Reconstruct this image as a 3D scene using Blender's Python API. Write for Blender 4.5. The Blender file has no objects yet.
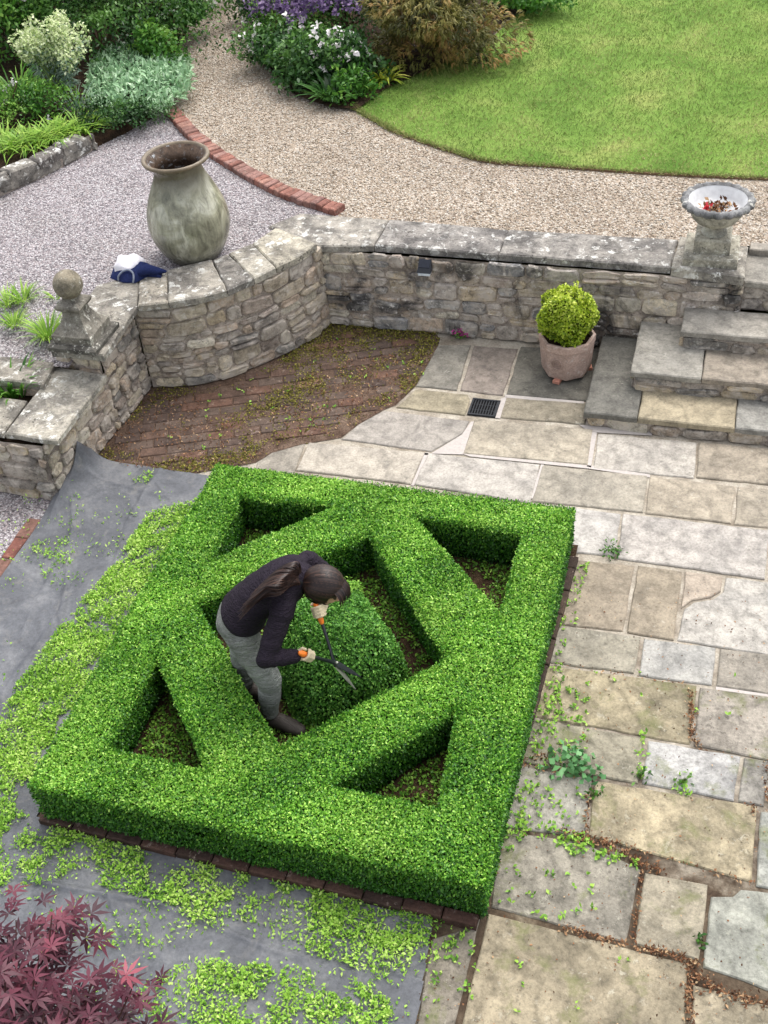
import bpy, bmesh, math, random
import numpy as np
from math import radians, sin, cos, pi, atan2, hypot, sqrt, tan

rng = np.random.RandomState(11)
random.seed(5)
S = bpy.context.scene
COL = S.collection

# ------------------------------------------------------------------ survey
# Garden frame: origin at the middle of the knot hedge, X along its far side, Z up.
YAW, PITCH, ROLL, FPX, CAMH = radians(19.7), radians(42), radians(-6), 1150.0, 5.8
CAM = np.array([2.0755, -4.4749, CAMH])
_R = np.array([cos(YAW), sin(YAW), 0.0])
_F = np.array([-sin(YAW) * cos(PITCH), cos(YAW) * cos(PITCH), -sin(PITCH)])
_U = np.cross(_R, _F)
CR = cos(ROLL) * _R + sin(ROLL) * _U
CU = -sin(ROLL) * _R + cos(ROLL) * _U


def at(u, v, z=0.0):
    """survey point on the level z"""
    d = _F + CR * (u - 384) / FPX - CU * (v - 512) / FPX
    p = CAM + d * ((z - CAMH) / d[2])
    return (float(p[0]), float(p[1]))


def ats(pts, z=0.0):
    return [at(u, v, z) for u, v in pts]


def mute(c, k, f=0.66):
    c = [x + (m - x) * .22 for x, m in zip(c, (176, 167, 150))]
    g = sum(c) / 3
    return rgb(*[g + (x - g) * f + d for x, d in zip(c, (3, 0, -4))], k)


def lin(c):
    c = c / 255.0
    return c / 12.92 if c <= 0.04045 else ((c + 0.055) / 1.055) ** 2.4


def rgb(r, g, b, k=1.0):
    return (lin(r) * k, lin(g) * k, lin(b) * k, 1.0)


# ------------------------------------------------------------------ nodes
class NT:
    def __init__(self, name):
        self.m = bpy.data.materials.new(name)
        self.m.use_nodes = True
        self.t = self.m.node_tree
        self.t.nodes.clear()
        self.out = self.t.nodes.new('ShaderNodeOutputMaterial')

    def n(self, typ, props=None, **ins):
        nd = self.t.nodes.new('ShaderNode' + typ)
        for k, v in (props or {}).items():
            setattr(nd, k, v)
        for k, v in ins.items():
            key = int(k[1:]) if k[0] == 'i' and k[1:].isdigit() else k.replace('_', ' ')
            self.set(nd, key, v)
        return nd

    def set(self, nd, key, v):
        s = nd.inputs[key]
        if isinstance(v, bpy.types.NodeSocket):
            self.t.links.new(v, s)
        elif isinstance(v, bpy.types.Node):
            self.t.links.new(v.outputs[0], s)
        else:
            s.default_value = v

    def coords(self, scale=None, off=None):
        c = self.n('TexCoord').outputs['Object']
        if scale is not None or off is not None:
            mp = self.n('Mapping', Vector=c)
            if scale is not None:
                mp.inputs['Scale'].default_value = scale
            if off is not None:
                self.set(mp, 'Location', off)
            c = mp.outputs[0]
        return c

    def noise(self, vec, scale, detail=5, rough=0.55, dist=0.0):
        return self.n('TexNoise', Vector=vec, Scale=scale, Detail=detail, Roughness=rough, Distortion=dist)

    def ramp(self, fac, stops, interp='LINEAR'):
        r = self.n('ValToRGB', Fac=fac)
        cr = r.color_ramp
        cr.interpolation = interp
        while len(cr.elements) < len(stops):
            cr.elements.new(0.5)
        for e, (p, c) in zip(cr.elements, stops):
            e.position = p
            e.color = c if isinstance(c, tuple) else (c, c, c, 1)
        return r.outputs[0]

    def mix(self, fac, a, b, blend='MIX'):
        x = self.n('Mix', {'data_type': 'RGBA', 'blend_type': blend})
        self.set(x, 0, fac)
        self.set(x, 6, a)
        self.set(x, 7, b)
        return x.outputs[2]

    def math(self, op, a, b=0.0):
        x = self.n('Math', {'operation': op})
        self.set(x, 0, a)
        self.set(x, 1, b)
        return x.outputs[0]

    def attr(self, name):
        return self.n('Attribute', {'attribute_name': name})

    def bump(self, h, strength=0.4, dist=0.01, nrm=None):
        b = self.n('Bump', Height=h, Strength=strength, Distance=dist)
        if nrm is not None:
            self.set(b, 'Normal', nrm)
        return b.outputs[0]

    def finish(self, color, rough=0.8, normal=None, spec=0.3, **extra):
        p = self.n('BsdfPrincipled')
        self.set(p, 'Base Color', color)
        self.set(p, 'Roughness', rough)
        self.set(p, 'Specular IOR Level', spec)
        if normal is not None:
            self.set(p, 'Normal', normal)
        for k, v in extra.items():
            self.set(p, k.replace('_', ' '), v)
        self.t.links.new(p.outputs[0], self.out.inputs[0])
        return self.m


def leaf_mat(name, stops, transl=0.3, rough=0.45, spec=0.35, hue_noise=0.0):
    t = NT(name)
    r = t.attr('rnd').outputs['Fac']
    col = t.ramp(r, stops)
    if hue_noise:
        n = t.noise(t.coords(), 2.2, 3)
        f = t.ramp(n.outputs[0], [(0.3, 1 - hue_noise), (0.7, 1 + hue_noise)])
        col = t.mix(1.0, col, f, 'MULTIPLY')
    p = t.n('BsdfPrincipled')
    t.set(p, 'Base Color', col)
    t.set(p, 'Roughness', rough)
    t.set(p, 'Specular IOR Level', spec)
    tr = t.n('BsdfTranslucent')
    t.set(tr, 'Color', col)
    mx = t.n('MixShader')
    t.set(mx, 0, transl)
    t.t.links.new(p.outputs[0], mx.inputs[1])
    t.t.links.new(tr.outputs[0], mx.inputs[2])
    t.t.links.new(mx.outputs[0], t.out.inputs[0])
    return t.m


def stone_mat(name, base=None, patch=0.6, patch_lo=0.47, patch_hi=0.6, patch_scale=2.6, patch_tone=(0.52, 0.52, 0.54, 1), mott=0.28,
              lichen=rgb(215, 213, 204), lichen_lo=0.58, lichen_amt=0.5, lichen_scale=17, speck=0.6, speck_lo=0.57, moss=None, moss_lo=0.55, smear=None,
              stain=rgb(50, 48, 47), stain_amt=0.0, stain_lo=0.52, rough=0.88, bump=0.5, fine=55, flake=0.0):
    """weathered stone; base None takes the per-stone tint"""
    t = NT(name)
    rnd = t.attr('rnd').outputs['Fac']
    off = t.math('MULTIPLY', rnd, 37.0)
    cb = t.n('CombineXYZ', X=off, Y=off, Z=off).outputs[0]
    v = t.coords(off=cb)
    vw = t.coords()
    if base is None:
        col = t.attr('tint').outputs['Color']
    else:
        col = t.n('RGB').outputs[0]
        col.node.outputs[0].default_value = base
    tint = col
    # large worn patches in a second tone
    p = t.noise(v, patch_scale, 9, 0.68, 0.5)
    pm = t.ramp(p.outputs[0], [(patch_lo, 0.0), (patch_hi, patch)])
    col = t.mix(pm, col, t.mix(1.0, tint, patch_tone, 'MULTIPLY'))
    # mottling
    a = t.noise(v, 10.0, 8, 0.74, 0.3)
    col = t.mix(1.0, col, t.ramp(a.outputs[0], [(0.34, 1 - mott * 1.5), (0.5, 1.0), (0.66, 1 + mott)]), 'MULTIPLY')
    f = t.noise(v, fine, 5, 0.72)
    col = t.mix(1.0, col, t.ramp(f.outputs[0], [(0.34, 0.76), (0.5, 1.0), (0.66, 1.16)]), 'MULTIPLY')
    if flake:
        w = t.n('TexWave', {'bands_direction': 'DIAGONAL'}, Vector=v, Scale=1.6, Distortion=16.0, Detail=5.0, Detail_Scale=1.6)
        col = t.mix(1.0, col, t.ramp(w.outputs[1], [(0.0, 1 - flake), (0.3, 1.0), (1.0, 1 + flake * .4)]), 'MULTIPLY')
    if speck:
        k = t.noise(v, 34.0, 5, 0.62)
        k2 = t.noise(v, 2.2, 4, 0.6)
        km = t.mix(1.0, t.ramp(k.outputs[0], [(speck_lo, 0.0), (speck_lo + .06, speck)]), t.ramp(k2.outputs[0], [(0.42, 0.08), (0.6, 1.0)]), 'MULTIPLY')
        col = t.mix(km, col, rgb(62, 58, 54))
    if smear is not None:
        k = t.noise(vw, 7.0, 8, 0.7, 0.4)
        col = t.mix(t.ramp(k.outputs[0], [(0.47, 0.0), (0.6, 0.85)]), col, smear)
    if stain_amt:
        k = t.noise(vw, 1.9, 9, 0.66, 0.7)
        km = t.ramp(k.outputs[0], [(stain_lo, 0.0), (stain_lo + .1, stain_amt)])
        col = t.mix(km, col, stain)
    if lichen_amt:
        k = t.noise(v, lichen_scale, 9, 0.74, 0.4)
        k2 = t.noise(vw, 2.7, 4, 0.6)
        km = t.mix(1.0, t.ramp(k.outputs[0], [(lichen_lo, 0.0), (lichen_lo + 0.05, lichen_amt)]), t.ramp(k2.outputs[0], [(0.38, 0.15), (0.58, 1.0)]), 'MULTIPLY')
        col = t.mix(km, col, lichen)
    if moss is not None:
        k = t.noise(vw, 4.1, 8, 0.7, 0.4)
        col = t.mix(t.ramp(k.outputs[0], [(moss_lo, 0.0), (moss_lo + .1, 0.55)]), col, moss)
    hb = t.math('ADD', t.math('MULTIPLY', f.outputs[0], 0.45), t.math('ADD', a.outputs[0], t.math('MULTIPLY', p.outputs[0], .8)))
    return t.finish(col, rough, t.bump(hb, bump, 0.014), 0.2)


def gravel_mat(name, cols, scale, warm, dark=0.45):
    t = NT(name)
    v = t.coords()
    wv = t.noise(v, scale * 0.6, 2)
    vv = t.mix(0.02, v, wv.outputs[1])
    vo = t.n('TexVoronoi', Vector=vv, Scale=scale, Randomness=1.0)
    sep = t.n('SeparateColor', Color=vo.outputs['Color']).outputs[0]
    col = t.ramp(sep, cols, 'CONSTANT')
    d = t.ramp(vo.outputs['Distance'], [(0.0, 1.1), (0.35, 1.0), (0.62, dark)])
    col = t.mix(1.0, col, d, 'MULTIPLY')
    n = t.noise(v, 1.3, 6, 0.6)
    col = t.mix(1.0, col, t.ramp(n.outputs[0], [(0.3, (0.82, 0.8, 0.78, 1)), (0.7, warm)]), 'MULTIPLY')
    h = t.math('SUBTRACT', 1.0, vo.outputs['Distance'])
    return t.finish(col, 0.85, t.bump(h, 0.8, 0.012), 0.25)


# ------------------------------------------------------------------ mesh helpers
def mesh_obj(name, verts, faces, mat, parent=None, loc=None, tint=None, rnd=None, smooth=False, mats=None, midx=None):
    verts = np.asarray(verts, dtype=float)
    if parent is not None:
        base = np.array(BASE[parent.name])
    else:
        base = np.array(loc if loc is not None else (0, 0, 0), float)
    me = bpy.data.meshes.new(name)
    v = verts - base
    if isinstance(faces, np.ndarray):
        nf, k = faces.shape
        me.vertices.add(len(v))
        me.vertices.foreach_set('co', v.astype(np.float32).ravel())
        me.loops.add(nf * k)
        me.loops.foreach_set('vertex_index', faces.astype(np.int32).ravel())
        me.polygons.add(nf)
        me.polygons.foreach_set('loop_start', np.arange(0, nf * k, k, dtype=np.int32))
        me.update(calc_edges=True)
    else:
        me.from_pydata([tuple(p) for p in v], [], [tuple(f) for f in faces])
        me.update()
    nf = len(me.polygons)
    if tint is not None:
        a = me.attributes.new('tint', 'FLOAT_COLOR', 'FACE')
        tt = np.asarray(tint, dtype=np.float32)
        if tt.ndim == 1:
            tt = np.tile(tt, (nf, 1))
        a.data.foreach_set('color', tt.ravel())
    a = me.attributes.new('rnd', 'FLOAT', 'FACE')
    if rnd is None:
        rr = np.full(nf, random.random(), np.float32)
    else:
        rr = np.asarray(rnd, dtype=np.float32)
        if rr.ndim == 0:
            rr = np.full(nf, float(rr), np.float32)
    a.data.foreach_set('value', rr)
    if mats:
        for m in mats:
            me.materials.append(m)
        me.polygons.foreach_set('material_index', np.asarray(midx, dtype=np.int32))
    else:
        me.materials.append(mat)
    if smooth:
        me.polygons.foreach_set('use_smooth', np.ones(nf, bool))
    o = bpy.data.objects.new(name, me)
    COL.objects.link(o)
    if parent is not None:
        o.parent = parent
        BASE[o.name] = tuple(base)
    else:
        o.location = tuple(base)
        BASE[o.name] = tuple(base)
    return o


BASE = {}


def thing(name, label, cat, loc, group=None):
    o = bpy.data.objects.new(name, None)
    o.empty_display_size = 0.1
    COL.objects.link(o)
    o.location = loc
    BASE[o.name] = tuple(float(x) for x in loc)
    tag(o, label, cat, group)
    return o


def tag(o, label, cat, group=None):
    o['label'] = label
    o['category'] = cat
    if group:
        o['group'] = group
    return o


def kind(o, k):
    o['kind'] = k
    return o


class MB:
    """collects faces with a tint and a random number per face"""

    def __init__(self):
        self.v, self.f, self.t, self.r = [], [], [], []

    def add(self, vs, fs, tint=(1, 1, 1, 1), rnd=0.5):
        o = len(self.v)
        self.v.extend([tuple(p) for p in vs])
        for f in fs:
            self.f.append(tuple(i + o for i in f))
            self.t.append(tint)
            self.r.append(rnd)

    def build(self, name, mat, parent=None, loc=None, smooth=False):
        return mesh_obj(name, self.v, self.f, mat, parent, loc, self.t, self.r, smooth)


def area2(p):
    return sum(p[i][0] * p[(i + 1) % len(p)][1] - p[(i + 1) % len(p)][0] * p[i][1] for i in range(len(p)))


def ccw(p):
    return list(p) if area2(p) > 0 else list(p)[::-1]


def offset_poly(p, d):
    """inward offset of a counter-clockwise polygon"""
    n = len(p)
    out = []
    for i in range(n):
        a, b, c = np.array(p[i - 1]), np.array(p[i]), np.array(p[(i + 1) % n])
        e1 = (b - a) / (np.linalg.norm(b - a) + 1e-9)
        e2 = (c - b) / (np.linalg.norm(c - b) + 1e-9)
        n1, n2 = np.array([-e1[1], e1[0]]), np.array([-e2[1], e2[0]])
        k = n1 + n2
        k = k / max(0.35, 1 + n1 @ n2)
        out.append(tuple(b + k * d))
    return out


def rough_edges(p, step, amp):
    out = []
    n = len(p)
    for i in range(n):
        a, b = np.array(p[i]), np.array(p[(i + 1) % n])
        L = np.linalg.norm(b - a)
        k = max(1, int(L / step))
        nn = np.array([-(b - a)[1], (b - a)[0]]) / (L + 1e-9)
        out.append(tuple(a))
        for j in range(1, k):
            out.append(tuple(a + (b - a) * j / k + nn * random.uniform(-amp, amp)))
    return out


def slab_geo(poly, z0, z1, bev=0.008, step=0.12, amp=0.004, tilt=0.0):
    """verts, faces of a bevelled slab with slightly broken edges"""
    p = rough_edges(ccw(poly), step, amp)
    q = offset_poly(p, bev)
    n = len(p)
    tx, ty = random.uniform(-tilt, tilt), random.uniform(-tilt, tilt)
    cx, cy = np.mean([a[0] for a in p]), np.mean([a[1] for a in p])
    zz = lambda a: tx * (a[0] - cx) + ty * (a[1] - cy)
    V = [(a[0], a[1], z0) for a in p] + [(a[0], a[1], z1 - bev + zz(a)) for a in p] + [(a[0], a[1], z1 + zz(a)) for a in q]
    Fc = [tuple(range(2 * n, 3 * n)), tuple(range(n - 1, -1, -1))]
    for i in range(n):
        j = (i + 1) % n
        Fc.append((i, j, n + j, n + i))
        Fc.append((n + i, n + j, 2 * n + j, 2 * n + i))
    return V, Fc


def sheet(name, pts, z, mat, knd='structure'):
    me_o = mesh_obj(name, [(x, y, z) for x, y in ccw(pts)], [tuple(range(len(pts)))], mat)
    if knd:
        kind(me_o, knd)
    return me_o


def box_geo(x0, x1, y0, y1, z0, z1, bev=0.006):
    V, Fc = slab_geo([(x0, y0), (x1, y0), (x1, y1), (x0, y1)], z0, z1, bev, 99, 0)
    return V, Fc


def lathe_geo(profile, seg=40, c=(0, 0, 0), wob=0.0, sq=None):
    V, Fc = [], []
    ph = random.random() * 6
    for r, z in profile:
        for i in range(seg):
            a = 2 * pi * i / seg
            rr = r * (1 + wob * sin(3 * a + ph + z * 4) + wob * .6 * sin(5 * a - z * 7))
            V.append((c[0] + rr * cos(a), c[1] + rr * sin(a), c[2] + z))
    m = len(profile)
    for j in range(m - 1):
        for i in range(seg):
            k = (i + 1) % seg
            Fc.append((j * seg + i, j * seg + k, (j + 1) * seg + k, (j + 1) * seg + i))
    Fc.append(tuple(range(seg - 1, -1, -1)))
    Fc.append(tuple((m - 1) * seg + i for i in range(seg)))
    return V, Fc


def loft_geo(pts, radii, lat=None, seg=16, caps=True, round_caps=True):
    """tube of elliptic sections; radii (across along lat, other)"""
    P = [np.array(p, float) for p in pts]
    R = [(r, r) if not isinstance(r, (tuple, list)) else r for r in radii]
    n = len(P)
    if round_caps:
        def ext(p, q, r, s):
            d = (p - q) / (np.linalg.norm(p - q) + 1e-9)
            m = min(r)
            return [(p + d * m * 0.95, (r[0] * .25, r[1] * .25)), (p + d * m * 0.6, (r[0] * .78, r[1] * .78))]
        a = ext(P[0], P[1], R[0], 0)
        b = ext(P[-1], P[-2], R[-1], 1)
        P = [a[0][0], a[1][0]] + P + [b[1][0], b[0][0]]
        R = [a[0][1], a[1][1]] + R + [b[1][1], b[0][1]]
        if isinstance(lat, list):
            lat = [lat[0]] * 2 + list(lat) + [lat[-1]] * 2
        n = len(P)
    V, Fc = [], []
    prev = None
    for i in range(n):
        t = P[min(i + 1, n - 1)] - P[max(i - 1, 0)]
        t = t / (np.linalg.norm(t) + 1e-9)
        if lat is not None:
            l = np.array(lat[i] if isinstance(lat, list) else lat, float)
        elif prev is not None:
            l = prev
        else:
            l = np.array([0.3, 0.2, 1.0]) if abs(t[2]) < 0.8 else np.array([1.0, 0.2, 0.1])
        l = l - t * (l @ t)
        l = l / (np.linalg.norm(l) + 1e-9)
        prev = l
        b = np.cross(t, l)
        for k in range(seg):
            a = 2 * pi * k / seg
            V.append(tuple(P[i] + l * cos(a) * R[i][0] + b * sin(a) * R[i][1]))
    for j in range(n - 1):
        for i in range(seg):
            k = (i + 1) % seg
            Fc.append((j * seg + i, j * seg + k, (j + 1) * seg + k, (j + 1) * seg + i))
    if caps:
        Fc.append(tuple(range(seg - 1, -1, -1)))
        Fc.append(tuple((n - 1) * seg + i for i in range(seg)))
    return V, Fc


def ell_geo(c, rx, ry, rz, ax=None, seg=20, rings=14, fn=None):
    ax = np.eye(3) if ax is None else np.array(ax)
    V, Fc = [], []
    for j in range(rings + 1):
        th = pi * (j + 0.02) / (rings + 0.04)
        for i in range(seg):
            a = 2 * pi * i / seg
            d = np.array([sin(th) * cos(a), sin(th) * sin(a), cos(th)])
            if fn is not None:
                d = d * fn(d)
            V.append(tuple(np.array(c) + ax[0] * d[0] * rx + ax[1] * d[1] * ry + ax[2] * d[2] * rz))
    for j in range(rings):
        for i in range(seg):
            k = (i + 1) % seg
            Fc.append((j * seg + i, (j + 1) * seg + i, (j + 1) * seg + k, j * seg + k))
    Fc.append(tuple(range(seg)))
    Fc.append(tuple(rings * seg + i for i in range(seg - 1, -1, -1)))
    return V, Fc


def fuse(geos, voxel, smooth=6, factor=0.5):
    """one continuous surface from several closed shapes"""
    mb = MB()
    for v, f in geos:
        mb.add(v, f)
    me = bpy.data.meshes.new('tmp')
    me.from_pydata(mb.v, [], mb.f)
    me.update()
    bm = bmesh.new()
    bm.from_mesh(me)
    bmesh.ops.recalc_face_normals(bm, faces=bm.faces)
    bm.to_mesh(me)
    bm.free()
    o = bpy.data.objects.new('tmp', me)
    COL.objects.link(o)
    r = o.modifiers.new('r', 'REMESH')
    r.mode = 'VOXEL'
    r.voxel_size = voxel
    s = o.modifiers.new('s', 'SMOOTH')
    s.iterations = smooth
    s.factor = factor
    dg = bpy.context.evaluated_depsgraph_get()
    ev = o.evaluated_get(dg)
    m2 = ev.to_mesh()
    V = [tuple(v.co) for v in m2.vertices]
    Fc = [tuple(p.vertices) for p in m2.polygons]
    ev.to_mesh_clear()
    bpy.data.objects.remove(o)
    bpy.data.meshes.remove(me)
    return V, Fc


def unit(a):
    return a / (np.linalg.norm(a, axis=-1, keepdims=True) + 1e-9)


def leaf_geo(P, D, N, L, W, droop=0.0):
    """one four-cornered leaf per point: P base, D direction, N face normal"""
    D = unit(D)
    T = unit(np.cross(N, D))
    N2 = np.cross(D, T)
    L = np.broadcast_to(np.asarray(L, float), (len(P),))[:, None]
    W = np.broadcast_to(np.asarray(W, float), (len(P),))[:, None]
    mid = P + D * L * 0.5 + N2 * L * 0.10
    V = np.stack([P, mid + T * W / 2, P + D * L - N2 * L * droop, mid - T * W / 2], 1).reshape(-1, 3)
    n = len(P)
    Fq = (np.arange(n)[:, None] * 4 + np.array([0, 1, 2, 3])).astype(np.int32)
    return V, Fq


def blade_geo(P, D, L, W, bend=0.5, seg=4):
    """strap leaves: rise along D then arch over"""
    n = len(P)
    D = unit(D)
    H = D.copy()
    H[:, 2] = 0
    H = unit(H + 1e-6)
    T = unit(np.cross(D, np.array([0, 0, 1.0]) + rng.normal(0, .05, (n, 3))))
    L = np.broadcast_to(np.asarray(L, float), (n,))[:, None]
    W = np.broadcast_to(np.asarray(W, float), (n,))[:, None]
    bend = np.broadcast_to(np.asarray(bend, float), (n,))[:, None]
    rows = []
    for j in range(seg + 1):
        s = j / seg
        c = P + D * L * s + (H * 0.5 - np.array([0, 0, 1.0])) * L * bend * s * s * 0.8
        w = W * (0.6 + 0.9 * s if s < 0.4 else 0.96 * (1 - s) / 0.6 + .04)
        rows += [c - T * w / 2, c + T * w / 2]
    V = np.stack(rows, 1).reshape(-1, 3)
    k = 2 * (seg + 1)
    q = []
    for j in range(seg):
        q.append([2 * j, 2 * j + 1, 2 * j + 3, 2 * j + 2])
    q = np.array(q)
    Fq = (np.arange(n)[:, None, None] * k + q[None]).reshape(-1, 4).astype(np.int32)
    return V, Fq, seg


def rand_dirs(n):
    return unit(rng.normal(0, 1, (n, 3)))


class Lump:
    """smooth random function of direction / position"""

    def __init__(self, k=9, amp=0.25, seed=None):
        r = np.random.RandomState(seed if seed is not None else rng.randint(1 << 30))
        self.w = unit(r.normal(0, 1, (k, 3))) * r.uniform(2, 6, (k, 1))
        self.p = r.uniform(0, 6.28, k)
        self.a = amp / sqrt(k) * 1.6

    def __call__(self, X):
        return np.sin(X @ self.w.T + self.p).sum(1) * self.a


def cloud(c, rad, n, inner=0.55, amp=0.28, lower=-0.4, seed=None):
    """points and outward normals through a lumpy crown"""
    d = rand_dirs(int(n * 1.8))
    d = d[d[:, 2] > lower][:n]
    lump = Lump(10, amp, seed)
    s = 1 + lump(d * 1.3)
    rr = 1 - (1 - inner) * rng.rand(len(d)) ** 1.8
    P = np.array(c) + d * np.array(rad) * (s * rr)[:, None]
    N = unit(d / np.array(rad))
    return P, N, rr


def leaves_on(P, N, L, W, name, mat, parent=None, loc=None, spread=0.9, up=0.25, rnd=None, droop=0.1, jl=0.3):
    n = len(P)
    D = unit(rand_dirs(n) + N * 0.45)
    NN = unit(N + rng.normal(0, spread * 0.5, (n, 3)) + np.array([0, 0, up]))
    Lr = L * (1 + rng.uniform(-jl, jl, n))
    Wr = W * (1 + rng.uniform(-jl, jl, n))
    V, Fq = leaf_geo(P, D, NN, Lr, Wr, droop)
    r = rng.rand(n) if rnd is None else np.clip(rnd, 0, 1)
    return mesh_obj(name, V, Fq, mat, parent, loc, None, r)


def inside(pts, poly):
    pts = np.asarray(pts)
    x, y = pts[:, 0], pts[:, 1]
    r = np.zeros(len(pts), bool)
    n = len(poly)
    for i in range(n):
        x0, y0 = poly[i]
        x1, y1 = poly[(i + 1) % n]
        c = ((y0 > y) != (y1 > y)) & (x < (x1 - x0) * (y - y0) / (y1 - y0 + 1e-12) + x0)
        r ^= c
    return r


def edge_dist(pts, poly):
    pts = np.asarray(pts)[:, :2]
    best = np.full(len(pts), 1e9)
    n = len(poly)
    for i in range(n):
        a, b = np.array(poly[i]), np.array(poly[(i + 1) % n])
        d = b - a
        t = np.clip(((pts - a) @ d) / (d @ d), 0, 1)
        best = np.minimum(best, np.linalg.norm(pts - a - t[:, None] * d, axis=1))
    return best


def sample_poly(poly, n):
    poly = np.array(poly)
    lo, hi = poly.min(0), poly.max(0)
    out = []
    k = 0
    while k < n:
        p = lo + rng.rand(n * 2, 2) * (hi - lo)
        p = p[inside(p, [tuple(a) for a in poly])]
        out.append(p)
        k += len(p)
    return np.concatenate(out)[:n]


def noise2(X, scale, seed, octaves=3):
    """cheap smooth noise in the plane, about -1..1"""
    r = np.random.RandomState(seed)
    s = np.zeros(len(X))
    amp = 1.0
    for o in range(octaves):
        for k in range(5):
            w = r.normal(0, 1, 2) * scale * 2 ** o
            s += amp * np.sin(X[:, 0] * w[0] + X[:, 1] * w[1] + r.uniform(0, 6.28))
        amp *= 0.6
    return s / 4.0

# ------------------------------------------------------------------ world, sun, camera
def setup_world():
    w = bpy.data.worlds.new('World')
    S.world = w
    w.use_nodes = True
    nt = w.node_tree
    nt.nodes.clear()
    out = nt.nodes.new('ShaderNodeOutputWorld')
    bg = nt.nodes.new('ShaderNodeBackground')
    sky = nt.nodes.new('ShaderNodeTexSky')
    sky.sky_type = 'NISHITA'
    sky.sun_disc = False
    az, el = radians(20), radians(64)       # azimuth from +Y towards +X
    sky.sun_elevation = el
    sky.sun_rotation = az
    sky.air_density = 1.0
    sky.dust_density = 4.0
    sky.ozone_density = 1.0
    hs = nt.nodes.new('ShaderNodeHueSaturation')
    hs.inputs['Saturation'].default_value = 0.3
    hs.inputs['Value'].default_value = 2.3
    bg.inputs['Strength'].default_value = 0.15
    nt.links.new(sky.outputs[0], hs.inputs['Color'])
    nt.links.new(hs.outputs[0], bg.inputs[0])
    nt.links.new(bg.outputs[0], out.inputs[0])
    L = bpy.data.lights.new('sun', 'SUN')
    L.energy = 1.5
    L.angle = radians(55)
    L.color = (1.0, 0.965, 0.9)
    o = bpy.data.objects.new('sun', L)
    COL.objects.link(o)
    d = np.array([sin(az) * cos(el), cos(az) * cos(el), sin(el)])
    from mathutils import Vector
    o.rotation_euler = Vector(d).to_track_quat('Z', 'Y').to_euler()
    o.location = (4, 6, 12)
    S.view_settings.view_transform = 'Standard'
    S.view_settings.look = 'None'
    S.view_settings.exposure = 0
    S.view_settings.gamma = 1
    c = bpy.data.cameras.new('camera')
    co = bpy.data.objects.new('camera', c)
    COL.objects.link(co)
    from mathutils import Matrix
    m = Matrix.Identity(4)
    for i in range(3):
        m[i][0], m[i][1], m[i][2], m[i][3] = CR[i], CU[i], -_F[i], CAM[i]
    co.matrix_world = m
    c.sensor_fit = 'VERTICAL'
    c.sensor_height = 24.0
    c.lens = FPX / 1024 * 24.0
    c.clip_end = 500
    c.clip_start = 0.1
    S.camera = co


setup_world()

# ------------------------------------------------------------------ materials
PAVE = stone_mat('paving_stone', patch=0.5, patch_tone=(0.60, 0.61, 0.63, 1), mott=0.2, flake=0.16, lichen=rgb(212, 208, 194), lichen_lo=0.6, lichen_amt=0.3, speck=0.4, speck_lo=.6, bump=0.4)
PAVEOLD = stone_mat('mossy_paving_stone', patch=0.65, patch_lo=0.44, patch_tone=(0.50, 0.51, 0.52, 1), mott=0.24, flake=0.2, lichen=rgb(204, 200, 182), lichen_lo=0.58, lichen_amt=0.35, speck=0.55, speck_lo=0.57, bump=0.5,
                    moss=rgb(112, 118, 70, .8), moss_lo=0.54)
SMEAR = rgb(206, 195, 182, .8)
WALL = stone_mat('rubble_stone', patch=0.5, mott=0.3, smear=SMEAR, lichen_amt=0.5, lichen_lo=0.58, speck=0.6, stain_amt=0.45, stain_lo=0.56, stain=rgb(74, 68, 62), bump=0.9)
WALLDK = stone_mat('blackened_rubble_stone', patch=0.5, mott=0.34, smear=SMEAR, stain_amt=0.88, stain_lo=0.5, stain=rgb(56, 54, 54), lichen=rgb(226, 220, 212), lichen_amt=0.7, lichen_lo=0.56, speck=0.6, bump=0.9)
MORTAR = stone_mat('wall_mortar', base=rgb(200, 186, 172, .75), patch=0.6, mott=0.3, stain_amt=0.7, stain_lo=0.5, stain=rgb(78, 70, 64), lichen_amt=0.3, bump=0.9, fine=60)
COPE = stone_mat('coping_stone', patch=0.9, patch_lo=0.44, patch_hi=0.58, patch_scale=3.4, patch_tone=(0.42, 0.42, 0.44, 1), mott=0.3, lichen=rgb(228, 227, 220), lichen_lo=0.55, lichen_amt=0.8, lichen_scale=12, speck=0.8, bump=0.7)
CARVED = stone_mat('carved_stone', patch=0.8, patch_lo=0.46, patch_scale=6, patch_tone=(0.45, 0.45, 0.46, 1), mott=0.28, lichen=rgb(226, 224, 212), lichen_lo=0.55, lichen_amt=0.65, lichen_scale=22, speck=0.6, bump=0.6, fine=80)
BRICK = stone_mat('old_brick', patch=0.6, patch_scale=5, mott=0.25, lichen=rgb(190, 170, 156), lichen_amt=0.4, lichen_lo=0.58, speck=0.6, bump=0.6)
PINKGRAVEL = gravel_mat('pink_grey_gravel', [(0.0, rgb(206, 200, 202, .7)), (0.22, rgb(176, 168, 170, .7)), (0.42, rgb(228, 224, 224, .7)),
                                             (0.6, rgb(150, 143, 146, .7)), (0.75, rgb(198, 186, 186, .7)), (0.9, rgb(124, 118, 121, .7))], 68, (1.08, 1.06, 1.08, 1), .62)
TANGRAVEL = gravel_mat('tan_gravel', [(0.0, rgb(210, 197, 180, .72)), (0.22, rgb(190, 173, 152, .72)), (0.42, rgb(230, 221, 208, .72)),
                                      (0.6, rgb(168, 151, 132, .72)), (0.75, rgb(205, 187, 168, .72)), (0.9, rgb(150, 133, 118, .72))], 68, (1.06, 1.05, 1.04, 1), 0.66)


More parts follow.
